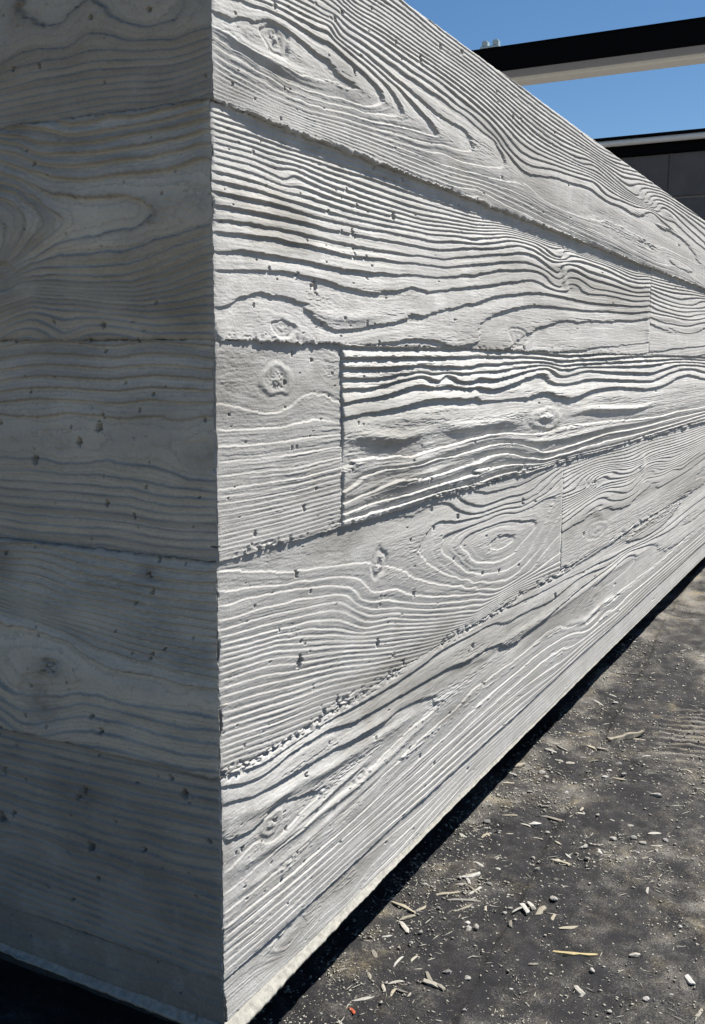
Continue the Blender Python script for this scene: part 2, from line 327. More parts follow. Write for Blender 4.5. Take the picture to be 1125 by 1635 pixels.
DEBRIS=[('stick', 1.089, -0.108, 0.0969, 0.0094, -27.0),
 ('stick', 1.082, -0.091, 0.0257, 0.0051, -61.0),
 ('reed', 0.391, -0.211, 0.0491, 0.0055, -72.0),
 ('chip', 0.706, -0.024, 0.0197, 0.0057, -61.0),
 ('chip', 0.728, -0.087, 0.022, 0.0057, -89.0),
 ('chip', 0.694, -0.068, 0.0177, 0.0077, -51.0),
 ('peb', 0.668, -0.002, 0.012, 0.0084, -61.0),
 ('peb', 0.641, -0.029, 0.0103, 0.0076, -61.0),
 ('peb', 0.493, -0.157, 0.0108, 0.009, -61.0),
 ('peb', 0.559, -0.114, 0.007, 0.0083, -61.0),
 ('peb', 0.592, -0.098, 0.0065, 0.0065, -61.0),
 ('pill', 0.869, -0.207, 0.0169, 0.0096, -81.0),
 ('chip', 0.743, -0.23, 0.02, 0.0089, -42.0),
 ('peb', 0.712, -0.208, 0.0109, 0.0115, -61.0),
 ('peb', 0.705, -0.222, 0.0121, 0.008, -61.0),
 ('peb', 0.697, -0.182, 0.0122, 0.0074, -61.0),
 ('peb', 0.713, -0.187, 0.0075, 0.0068, -61.0),
 ('peb', 0.732, -0.248, 0.0088, 0.0081, -61.0),
 ('chip', 0.503, -0.041, 0.0273, 0.0056, -43.0),
 ('chip', 0.444, -0.056, 0.0418, 0.0054, -65.0),
 ('chip', 0.429, -0.06, 0.028, 0.0042, -32.0),
 ('chip', 0.452, -0.03, 0.0274, 0.0037, -61.0),
 ('peb', 0.391, -0.092, 0.0074, 0.0108, -61.0),
 ('peb', 0.383, -0.084, 0.0086, 0.0097, -61.0),
 ('peb', 0.399, -0.078, 0.0075, 0.0069, -61.0),
 ('chip', 0.451, -0.133, 0.0184, 0.007, -140.0),
 ('chip', 0.464, -0.137, 0.0203, 0.0065, -137.0),
 ('chip', 0.461, -0.151, 0.024, 0.007, -4.0),
 ('peb', 0.439, -0.111, 0.0065, 0.0065, -61.0),
 ('peb', 0.535, -0.067, 0.0089, 0.0083, -61.0),
 ('chip', 0.595, -0.131, 0.0158, 0.0065, -83.0),
 ('chip', 0.595, -0.142, 0.0136, 0.0058, -103.0),
 ('peb', 0.975, -0.123, 0.0105, 0.0088, -61.0),
 ('chip', 1.021, -0.062, 0.0242, 0.01, -113.0),
 ('chip', 1.02, -0.083, 0.0238, 0.0058, -113.0),
 ('chip', 0.966, -0.083, 0.0172, 0.0056, -75.0),
 ('chip', 0.945, -0.029, 0.0206, 0.0081, -100.0),
 ('chip', 0.941, -0.049, 0.0161, 0.008, -61.0),
 ('peb', 0.888, -0.016, 0.0119, 0.011, -61.0),
 ('chip', 0.884, 0.022, 0.0252, 0.008, -30.0),
 ('chip', 0.843, 0.02, 0.0197, 0.0062, -87.0),
 ('chip', 0.812, 0.009, 0.0282, 0.0053, -50.0),
 ('chip', 0.997, -0.018, 0.0326, 0.0058, -121.0),
 ('peb', 0.875, -0.028, 0.0102, 0.007, -61.0),
 ('peb', 0.822, -0.077, 0.0083, 0.0097, -61.0),
 ('chip', 0.803, -0.083, 0.0223, 0.0052, -61.0),
 ('peb', 0.799, -0.025, 0.0098, 0.0068, -61.0),
 ('chip', 1.287, -0.005, 0.0449, 0.0076, -131.0),
 ('peb', 1.3, -0.037, 0.0134, 0.0095, -61.0),
 ('chip', 0.765, -0.06, 0.0124, 0.0051, -61.0),
 ('chip', 0.321, -0.238, 0.0167, 0.0077, -136.0),
 ('chip', 0.418, -0.275, 0.0143, 0.0076, -53.0),
 ('peb', 0.363, -0.241, 0.0058, 0.0084, -62.0),
 ('peb', 0.334, -0.306, 0.0076, 0.007, -62.0),
 ('chip', 0.395, -0.34, 0.0161, 0.0068, -142.0),
 ('peb', 0.804, -0.287, 0.0119, 0.0077, -61.0),
 ('peb', 0.509, -0.309, 0.0063, 0.0057, -61.0),
 ('chip', 0.516, -0.224, 0.0114, 0.0036, -81.0),
 ('peb', 0.287, -0.122, 0.0068, 0.0058, -62.0),
 ('tri', 0.286, -0.099, 0.0106, 0.009, -62.0),
 ('chip', 0.259, -0.102, 0.0116, 0.0052, -119.0),
 ('chip', 0.34, -0.141, 0.0168, 0.0038, -96.0),
 ('peb', 0.358, -0.328, 0.0066, 0.0051, -62.0),
 ('peb', 0.296, -0.276, 0.0059, 0.0049, -62.0),
 ('chip', 0.339, -0.359, 0.0198, 0.0049, -13.0),
 ('peb', 0.657, -0.153, 0.0087, 0.0073, -61.0),
 ('peb', 0.497, -0.069, 0.0081, 0.0062, -61.0),
 ('peb', 0.476, -0.037, 0.0087, 0.0056, -61.0),
 ('chip', 0.474, -0.059, 0.0256, 0.0043, -17.0),
 ('chip', 0.473, -0.057, 0.0214, 0.0043, -126.0),
 ('peb', 1.1, -0.023, 0.0096, 0.0079, -61.0),
 ('peb', 1.074, -0.036, 0.0078, 0.0086, -61.0),
 ('peb', 0.937, -0.116, 0.0087, 0.0079, -61.0),
 ('peb', 0.93, -0.141, 0.0117, 0.0055, -61.0),
 ('peb', 0.908, -0.117, 0.0117, 0.0062, -61.0),
 ('chip', 0.392, 0.006, 0.0388, 0.0066, -104.0),
 ('chip', 0.201, -0.036, 0.0264, 0.0051, -46.0),
 ('chip', 0.259, -0.093, 0.0245, 0.0063, -91.0),
 ('red', 0.176, -0.036, 0.0138, 0.0055, -124.0),
 ('chip', 0.35, -0.015, 0.0236, 0.0058, -137.0),
 ('peb', 0.385, -0.084, 0.0087, 0.0104, -61.0),
 ('chip', 0.281, -0.01, 0.0174, 0.005, -135.0),
 ('peb', 0.287, -0.122, 0.0074, 0.0069, -62.0),
 ('tri', 0.288, -0.099, 0.0096, 0.008, -62.0),
 ('chip', 0.452, -0.031, 0.0349, 0.0043, -52.0),
 ('chip', 0.445, -0.056, 0.0272, 0.0036, -67.0),
 ('chip', 0.503, -0.04, 0.0212, 0.0044, -39.0),
 ('chip', 0.282, -0.04, 0.0245, 0.0027, 0.0),
 ('peb', 0.457, 0.004, 0.0081, 0.0063, -61.0),
 ('chip', 0.622, -0.017, 0.0183, 0.0041, -15.0),
 ('chip', 0.645, -0.047, 0.0137, 0.0034, -61.0),
 ('chip', 0.655, -0.084, 0.0135, 0.0048, -84.0),
 ('chip', 0.603, 0.01, 0.0161, 0.0048, -117.0),
 ('peb', 0.87, -0.077, 0.0069, 0.0069, -61.0),
 ('peb', 0.68, -0.091, 0.0069, 0.0048, -61.0),
 ('peb', 0.749, -0.194, 0.0105, 0.0042, -61.0),
 ('chip', 0.647, -0.116, 0.0125, 0.004, -120.0)]

# ------------------------------------------------------------------ helpers
_TAB = np.random.RandomState(11).rand(256, 256)
def vnoise(x, y, seed=0):
    x = np.asarray(x, float) + seed * 17.31; y = np.asarray(y, float) + seed * 9.77
    xi = np.floor(x).astype(np.int64); yi = np.floor(y).astype(np.int64)
    fx = x - xi; fy = y - yi
    fx = fx*fx*fx*(fx*(fx*6-15)+10); fy = fy*fy*fy*(fy*(fy*6-15)+10)
    a = _TAB[xi & 255, yi & 255]; b = _TAB[(xi+1) & 255, yi & 255]
    c = _TAB[xi & 255, (yi+1) & 255]; d = _TAB[(xi+1) & 255, (yi+1) & 255]
    return (a*(1-fx)+b*fx)*(1-fy) + (c*(1-fx)+d*fx)*fy - 0.5
def fbm(x, y, n=3, seed=0):
    r = 0; a = 1
    for k in range(n):
        r = r + a*vnoise(x*2**k, y*2**k, seed+k*3); a *= .5
    return r
def sstep(a, b, x):
    t = np.clip((x-a)/(b-a), 0, 1); return t*t*(3-2*t)

def mesh_np(name, verts, faces, mats, parent=None, smooth=False, attrs=None):
    me = bpy.data.meshes.new(name)
    v = np.ascontiguousarray(verts, dtype=np.float32); f = np.ascontiguousarray(faces, dtype=np.int32)
    n, k = f.shape
    me.vertices.add(len(v)); me.vertices.foreach_set('co', v.ravel())
    me.loops.add(n*k); me.loops.foreach_set('vertex_index', f.ravel())
    me.polygons.add(n)
    me.polygons.foreach_set('loop_start', np.arange(0, n*k, k, dtype=np.int32))
    if smooth:
        me.polygons.foreach_set('use_smooth', np.ones(n, dtype=bool))
    for an, av in (attrs or {}).items():
        at = me.attributes.new(an, 'FLOAT', 'POINT'); at.data.foreach_set('value', np.ascontiguousarray(av, dtype=np.float32))
    me.update(calc_edges=True); me.validate()
    me.materials.append(mats)
    o = bpy.data.objects.new(name, me); COL.objects.link(o)
    if parent: o.parent = parent
    return o
def grid_faces(nr, nc, off=0):
    i = np.arange(nr*nc).reshape(nr, nc) + off
    return np.stack([i[:-1, :-1].ravel(), i[:-1, 1:].ravel(), i[1:, 1:].ravel(), i[1:, :-1].ravel()], 1)
def tag(o, label, cat, group=None):
    o['label'] = label; o['category'] = cat
    if group: o['group'] = group
def thing(name, label, cat, loc=(0, 0, 0), group=None):
    o = bpy.data.objects.new(name, None); COL.objects.link(o); o.location = loc; o.empty_display_size = .1
    tag(o, label, cat, group); return o
def bm_obj(name, bm, mat, parent=None, smooth=False):
    me = bpy.data.meshes.new(name); bm.normal_update(); bm.to_mesh(me); bm.free(); me.materials.append(mat)
    if smooth:
        for p in me.polygons: p.use_smooth = True
    o = bpy.data.objects.new(name, me); COL.objects.link(o)
    if parent: o.parent = parent
    return o
def box_bm(x0, x1, y0, y1, z0, z1, bev=0.0):
    bm = bmesh.new(); bmesh.ops.create_cube(bm, size=1)
    for v in bm.verts:
        v.co = Vector(((x0+x1)/2+v.co.x*(x1-x0), (y0+y1)/2+v.co.y*(y1-y0), (z0+z1)/2+v.co.z*(z1-z0)))
    if bev: bmesh.ops.bevel(bm, geom=list(bm.edges), offset=bev, segments=2, affect='EDGES')
    return bm

# ------------------------------------------------------------------ materials
class NT:
    def __init__(s, name):
        s.m = bpy.data.materials.new(name); s.m.use_nodes = True; s.t = s.m.node_tree
        s.b = s.t.nodes['Principled BSDF']; s.b.inputs['Specular IOR Level'].default_value = .25
    def n(s, kind, **kw):
        x = s.t.nodes.new(kind)
        for k, v in kw.items():
            if k in x.inputs: x.inputs[k].default_value = v
            else: setattr(x, k, v)
        return x
    def l(s, a, b): s.t.links.new(a, b)
    def noise(s, scale, detail=3, rough=.55, vec=None):
        x = s.n('ShaderNodeTexNoise', Scale=scale, Detail=detail, Roughness=rough)
        if vec is not None: s.l(vec, x.inputs['Vector'])
        return x.outputs['Fac']
    def ramp(s, fac, stops):
        r = s.n('ShaderNodeValToRGB'); e = r.color_ramp.elements
        while len(e) < len(stops): e.new(.5)
        for q, (p, c) in zip(e, stops):
            q.position = p; q.color = (*c, 1) if len(c) == 3 else c
        s.l(fac, r.inputs[0]); return r.outputs['Color']
    def mix(s, fac, a, b, mode='MIX'):
        x = s.n('ShaderNodeMix', data_type='RGBA', blend_type=mode)
        for sock, val in ((x.inputs[0], fac), (x.inputs[6], a), (x.inputs[7], b)):
            if isinstance(val, (int, float)): sock.default_value = val
            elif isinstance(val, tuple): sock.default_value = (*val, 1)
            else: s.l(val, sock)
        return x.outputs[2]
    def math(s, op, a, b=0.0):
        x = s.n('ShaderNodeMath', operation=op)
        for i, val in enumerate((a, b)):
            if isinstance(val, (int, float)): x.inputs[i].default_value = val
            else: s.l(val, x.inputs[i])
        return x.outputs[0]
    def attr(s, name): return s.n('ShaderNodeAttribute', attribute_name=name).outputs['Fac']
    def obj(s): return s.n('ShaderNodeTexCoord').outputs['Object']
    def rand(s): return s.n('ShaderNodeObjectInfo').outputs['Random']
    def bump(s, h, strength, dist):
        x = s.n('ShaderNodeBump', Strength=strength, Distance=dist); s.l(h, x.inputs['Height']); s.l(x.outputs[0], s.b.inputs['Normal'])
    def out(s, col, rough=.9):
        if isinstance(col, tuple): s.b.inputs['Base Color'].default_value = (*col, 1)
        else: s.l(col, s.b.inputs['Base Color'])
        if isinstance(rough, (int, float)): s.b.inputs['Roughness'].default_value = rough
        else: s.l(rough, s.b.inputs['Roughness'])
        return s.m

def concrete_board_mat():
    t = NT('board_formed_concrete'); v = t.obj()
    big = t.noise(9, 5, .6, v)
    c = t.ramp(big, [(.3, (.43, .418, .395)), (.5, (.50, .488, .465)), (.72, (.57, .558, .532))])
    mid = t.noise(70, 4, .6, v)
    c = t.mix(.35, c, t.ramp(mid, [(.32, (.37, .36, .34)), (.5, (.50, .488, .465)), (.7, (.60, .588, .56))]))
    warm = t.noise(16, 3, .5, v)
    c = t.mix(t.ramp(warm, [(.55, (0, 0, 0)), (.75, (.35, .35, .35))]), c, (.52, .48, .40))
    cool = t.n('ShaderNodeMapping', Location=(3, 7, 1)); t.l(v, cool.inputs[0])
    cooln = t.noise(13, 3, .5, cool.outputs[0])
    c = t.mix(t.ramp(cooln, [(.55, (0, 0, 0)), (.75, (.4, .4, .4))]), c, (.44, .44, .44))
    blm = t.n('ShaderNodeMapping', Location=(1, 9, 4)); t.l(v, blm.inputs[0])
    c = t.mix(t.ramp(t.noise(19, 5, .62, blm.outputs[0]), [(.52, (0, 0, 0)), (.66, (.7, .7, .7))]), c, (.66, .65, .63))
    lil = t.n('ShaderNodeMapping', Location=(11, 2, 5)); t.l(v, lil.inputs[0])
    ln = t.noise(11, 4, .6, lil.outputs[0])
    c = t.mix(t.ramp(ln, [(.56, (0, 0, 0)), (.72, (.5, .5, .5))]), c, (.47, .45, .475))
    c = t.mix(t.ramp(ln, [(.28, (.5, .5, .5)), (.42, (0, 0, 0))]), c, (.56, .52, .43))
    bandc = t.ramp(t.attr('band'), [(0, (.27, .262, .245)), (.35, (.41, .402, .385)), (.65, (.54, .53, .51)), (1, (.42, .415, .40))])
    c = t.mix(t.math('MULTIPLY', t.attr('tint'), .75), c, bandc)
    c = t.mix(t.math('MULTIPLY', t.attr('ring'), t.math('MULTIPLY', t.attr('tint'), 1.25)), c, (.105, .10, .09))  # dark grain lines: wood stain plus painted shade along the ring steps
    c = t.mix(t.attr('stain'), c, (.135, .125, .105))
    tn = t.n('ShaderNodeCombineColor')
    warm_ = t.math('MULTIPLY', t.math('SUBTRACT', t.attr('tint'), .22), 1.3)     # end wall: olive stain plus warmth painted in to offset blue skylight
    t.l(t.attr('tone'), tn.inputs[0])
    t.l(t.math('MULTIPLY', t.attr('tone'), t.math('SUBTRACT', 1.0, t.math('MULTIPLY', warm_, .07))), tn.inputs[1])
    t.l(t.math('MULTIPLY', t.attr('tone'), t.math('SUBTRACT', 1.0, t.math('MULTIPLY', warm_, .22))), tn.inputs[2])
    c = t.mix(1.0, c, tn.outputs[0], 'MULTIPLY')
    fine = t.noise(900, 3, .6, v)
    c = t.mix(.25, c, t.ramp(fine, [(.3, (.30, .29, .27)), (.6, (.52, .50, .47))]))
    sp = t.noise(420, 2, .5, v)
    c = t.mix(t.ramp(t.noise(230, 5, .75, v), [(.5, (0, 0, 0)), (.72, (.42, .42, .42))]), c, (.27, .262, .245))
    c = t.mix(t.ramp(t.noise(34, 6, .75, v), [(.52, (0, 0, 0)), (.7, (.45, .45, .45))]), c, (.33, .325, .31))
    t.bump(t.math('ADD', t.math('MULTIPLY', fine, .6), sp), .6, .0005)
    return t.out(c, .88)
def plain_concrete_mat(name, a, b, sc=120):
    t = NT(name); v = t.obj()
    c = t.ramp(t.noise(sc, 5, .65, v), [(.3, a), (.7, b)])
    c = t.mix(t.ramp(t.noise(sc*5, 3, .6, v), [(.55, (0, 0, 0)), (.8, (.5, .5, .5))]), c, tuple(x*.45 for x in a))
    t.bump(t.noise(sc*6, 4, .6, v), .5, .001); return t.out(c, .9)
def solid_mat(name, col, rough=.5, var=.12, sc=30, metal=0.0):
    t = NT(name); v = t.obj()
    c = t.ramp(t.noise(sc, 4, .6, v), [(.3, tuple(x*(1-var) for x in col)), (.7, tuple(x*(1+var) for x in col))])
    t.b.inputs['Metallic'].default_value = metal
    if max(col) < .01: t.b.inputs['Specular IOR Level'].default_value = .06
    t.bump(t.noise(sc*8, 3, .6, v), .1, .001); return t.out(c, rough)
def ground_mat():
    t = NT('black_ground_sheet'); v = t.obj()
    base = t.ramp(t.noise(14, 5, .65, v), [(.3, (.007, .007, .009)), (.7, (.021, .020, .022))])
    d1 = t.noise(38, 6, .72, v); d2 = t.noise(420, 4, .7, v)
    m = t.math('ADD', t.math('MULTIPLY', d1, .7), t.math('MULTIPLY', d2, .68))
    m = t.math('ADD', m, t.attr('dust'))
    d3 = t.noise(1100, 3, .7, v)
    m = t.math('ADD', m, t.math('MULTIPLY', t.math('SUBTRACT', d3, .5), .8))
    dm = t.ramp(m, [(.58, (0, 0, 0)), (.74, (.28, .28, .28)), (.92, (.95, .95, .95))])
    dc = t.ramp(t.noise(22, 3, .5, v), [(.35, (.18, .155, .115)), (.55, (.20, .188, .17)), (.72, (.24, .20, .125))])
    c = t.mix(dm, base, dc)
    xyz = t.n('ShaderNodeSeparateXYZ'); t.l(v, xyz.inputs[0])
    nz = t.math('MULTIPLY', t.math('SUBTRACT', t.noise(1.6, 3, .6, v), .5), .5)
    ex = t.math('ABSOLUTE', t.math('SUBTRACT', xyz.outputs['X'], 2.1)); ey = t.math('ABSOLUTE', t.math('ADD', xyz.outputs['Y'], .2))
    ex = t.math('GREATER_THAN', t.math('ADD', ex, nz), 3.15); ey = t.math('GREATER_THAN', t.math('ADD', ey, nz), 1.5)
    bounce_earth = t.ramp(t.noise(5, 6, .65, v), [(.3, (.16, .145, .125)), (.7, (.25, .23, .20))])  # unseen yard added beyond the sheet to bounce warm fill onto the wall
    c = t.mix(t.math('MAXIMUM', ex, ey), c, bounce_earth)
    wv = t.n('ShaderNodeTexWave', Scale=260.0, Distortion=1.2, wave_type='BANDS', bands_direction='X'); t.l(v, wv.inputs['Vector'])
    wv2 = t.n('ShaderNodeTexWave', Scale=260.0, Distortion=1.2, wave_type='BANDS', bands_direction='Y'); t.l(v, wv2.inputs['Vector'])
    w = t.math('ADD', wv.outputs['Fac'], wv2.outputs['Fac'])
    t.bump(t.math('ADD', t.math('MULTIPLY', w, .25), t.math('MULTIPLY', d2, 1.6)), .6, .002)
    return t.out(c, .82)
def debris_mat(name, cols, rough=.8, sc=150):
    t = NT(name); v = t.obj()
    r = t.n('ShaderNodeValToRGB'); e = r.color_ramp.elements
    while len(e) < len(cols): e.new(.5)
    for i, (q, c) in enumerate(zip(e, cols)): q.position = i/(len(cols)-1); q.color = (*c, 1)
    t.l(t.rand(), r.inputs[0])
    c = t.mix(.5, r.outputs['Color'], t.ramp(t.noise(sc, 4, .6, v), [(.3, (.25, .24, .22)), (.7, (.62, .6, .55))]), 'MULTIPLY')
    c = t.mix(.5, c, r.outputs['Color'])
    t.bump(t.noise(sc*3, 3, .6, v), .4, .001); return t.out(c, rough)

MAT = dict(
    board=concrete_board_mat(),
    core=plain_concrete_mat('rough_concrete', (.26, .26, .25), (.38, .38, .37)),
    lip=plain_concrete_mat('sandy_concrete', (.21, .20, .175), (.36, .347, .31), 160),
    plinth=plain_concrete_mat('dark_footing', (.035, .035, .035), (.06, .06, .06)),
    ground=ground_mat(),
    stone=debris_mat('pale_stone', [(.17, .165, .155), (.34, .33, .31), (.28, .265, .235), (.46, .45, .43)]),
    chip=debris_mat('weathered_wood', [(.28, .255, .21), (.40, .385, .35), (.17, .16, .14), (.36, .32, .24), (.44, .43, .41)]),
    reed=debris_mat('dry_straw', [(.44, .36, .19), (.44, .36, .19)]),
    red=debris_mat('red_plastic', [(.40, .09, .04), (.40, .09, .04)]),
    grit=debris_mat('grit', [(.36, .34, .29), (.36, .34, .29)]),
    black=solid_mat('black_steel', (.0022, .0022, .003), .7, .2),
    grey=solid_mat('grey_soffit', (.28, .295, .335), .6, .04),
    cream=solid_mat('cream_timber', (.76, .76, .72), .6, .03),
    zinc=solid_mat('galvanised_steel', (.42, .5, .5), .45, .1, 60, .3),
    block=solid_mat('dark_grey_block', (.095, .093, .098), .85, .14, 6),
    mortar=solid_mat('light_mortar', (.24, .24, .245), .9, .08),
    white=solid_mat('white_trim', (.62, .62, .60), .5, .05),
)

# ------------------------------------------------------------------ ground
TH = math.radians(-62)
def g_base(x, y):
    z = -.020 + .012*fbm(x*2.2, y*2.6, 3, 2) + .004*fbm(x*14, y*14, 3, 5)
    # loose edge of the sheet: a low overlap line
    d = (y + .046) - (x-1.414)*(.059/.764) + .012*fbm(x*5, x*0+3, 2, 9)
    z = z - .0035*sstep(-.004, .004, d)
    # little bank of dirt thrown up along the wall foot
    z = z + .010*sstep(.35, .8, x)*np.exp(-((y-.03-.008*np.sin(x*5))/.02)**2)*(.3+.7*sstep(-.1, .25, fbm(x*7, y*7, 2, 31)))
    return z
def ripple(x, y):
    m = np.exp(-(((x-1.18)/.16)**2 + ((y+.215)/.065)**2))
    a = (x-1.18)*math.cos(.25) - (y+.2)*math.sin(.25)*.2
    return m, np.sin((x-1.18+.22*(y+.2))*2*math.pi/.028 + 1.5*vnoise(x*20, y*20, 3))
def g_h(x, y):
    x = np.asarray(x, float); y = np.asarray(y, float)
    m, r = ripple(x, y)
    far = sstep(6, 2.5, np.hypot(x-.8, y))
    return (g_base(x, y) + .0028*m*r)*far
def axis(dense, lo, hi):
    a = list(dense); st = a[1]-a[0]; s = st
    while a[-1] < hi: s *= 1.25; a.append(a[-1]+min(s, 25))
    s = st; b = []
    p = a[0]
    while p > lo: s *= 1.25; p -= min(s, 25); b.append(p)
    return np.array(b[::-1]+a)
gx = axis(np.concatenate([np.arange(-.1, 1.35, .0036), np.arange(1.35, 3.2, .009)]), -120, 160)
gy = axis(np.arange(-.44, .12, .0032), -140, 140)
GX, GY = np.meshgrid(gx, gy)
Z = g_h(GX, GY) + .004*np.abs(fbm(GX*9+.6*fbm(GX*20, GY*20, 2, 3), GY*13, 2, 18))*(np.hypot(GX-.8, GY) < 4) + .0026*fbm(GX*70, GY*70, 3, 17)*(np.hypot(GX-.8, GY) < 4)
mm, rr = ripple(GX, GY)
dust = .42*mm*sstep(.1, .9, rr) + .04*mm
dust = dust + .22*np.exp(-((GY-.02)/.03)**2)*sstep(-.25, .3, fbm(GX*9, GY*9, 3, 41))
dust = dust + .20*sstep(.0, .55, fbm(GX*6.5, GY*6.5, 3, 51)) - .145 + .16*fbm(GX*26, GY*26, 2, 54)
dust = dust + .13*sstep(.9, 2.2, GX) + .12*sstep(-.12, -.36, GY+.08*fbm(GX*6, GY*6, 2, 71))
ground = mesh_np('ground', np.stack([GX.ravel(), GY.ravel(), Z.ravel()], 1), grid_faces(*GX.shape), MAT['ground'], smooth=True, attrs={'dust': dust.ravel()})
ground['kind'] = 'structure'

# ------------------------------------------------------------------ the board-formed wall
ZT, Z12, Z23, Z34, Z45, Z56, ZB = 1.030, .8551, .6696, .4847, .2940, .1038, .0600
D0 = .97
def s_of(u): return 1.089*u/(u+D0)/2.05
def u_of(s): q = s*2.05/1.089; return q*D0/(1-q)
wall = thing('concrete_wall', 'pale grey board-formed concrete wall with raised wood grain imprint', 'wall', (0, 0, 0))

def tps_phase(tr, sw, face):
    """thin-plate spline through the ring lines; returns f(s, v) for coarse grids"""
    pts, val = [], []
    for l0, l1, txt in tr:
        q = np.array([[float(a) for a in p.split(',')] for p in txt.split()])*1e-4
        q[:, 0] = s_of(q[:, 0]) if face == 'F' else q[:, 0]*sw
        lv = np.linspace(l0, l1, len(q))
        for i in range(len(q)):
            pts.append(q[i]); val.append(lv[i])
            if i+1 < len(q) and np.hypot(*(q[i+1]-q[i])) < .06:
                k = max(1, int(np.hypot(*(q[i+1]-q[i]))/.012))
                for j in range(1, k): pts.append(q[i]+(q[i+1]-q[i])*j/k); val.append(lv[i]+(lv[i+1]-lv[i])*j/k)
    X = np.array(pts)*100; y = np.array(val)
    key = np.round(X/.04).astype(int); _, ix = np.unique(key, axis=0, return_index=True); X = X[ix]; y = y[ix]
    def K(A, B):
        r2 = ((A[:, None, :]-B[None])**2).sum(-1)+1e-12
        return .5*r2*np.log(r2)
    n = len(X); Pm = np.c_[np.ones(n), X]
    A = np.zeros((n+3, n+3)); A[:n, :n] = K(X, X)+np.eye(n)*.03; A[:n, n:] = Pm; A[n:, :n] = Pm.T
    w = np.linalg.solve(A, np.r_[y, 0, 0, 0])
    def f(sg, vg):
        Q = np.stack([sg.ravel(), vg.ravel()], 1)*100; r = np.empty(len(Q))
        for i in range(0, len(Q), 4000):
            B = Q[i:i+4000]; r[i:i+4000] = K(B, X)@w[:n] + np.c_[np.ones(len(B)), B]@w[n:]
        return r.reshape(sg.shape)
    return f
def cubic_matrix(fine, coarse):
    """Catmull-Rom interpolation matrix from the coarse uniform knots to the fine positions"""
    n = len(coarse); h = coarse[1]-coarse[0]; Wm = np.zeros((len(fine), n))
    x = np.clip((fine-coarse[0])/h, 0, n-1-1e-9); i = np.floor(x).astype(int); t = x-i
    ws = [(-t+2*t*t-t**3)/2, (2-5*t*t+3*t**3)/2, (t+4*t*t-3*t**3)/2, (-t*t+t**3)/2]
    for k, wv in zip((-1, 0, 1, 2), ws):
        np.add.at(Wm, (np.arange(len(fine)), np.clip(i+k, 0, n-1)), wv)
    return Wm
def parse3(t): return np.array([[float(a) for a in p.split(',')] for p in t.split()])

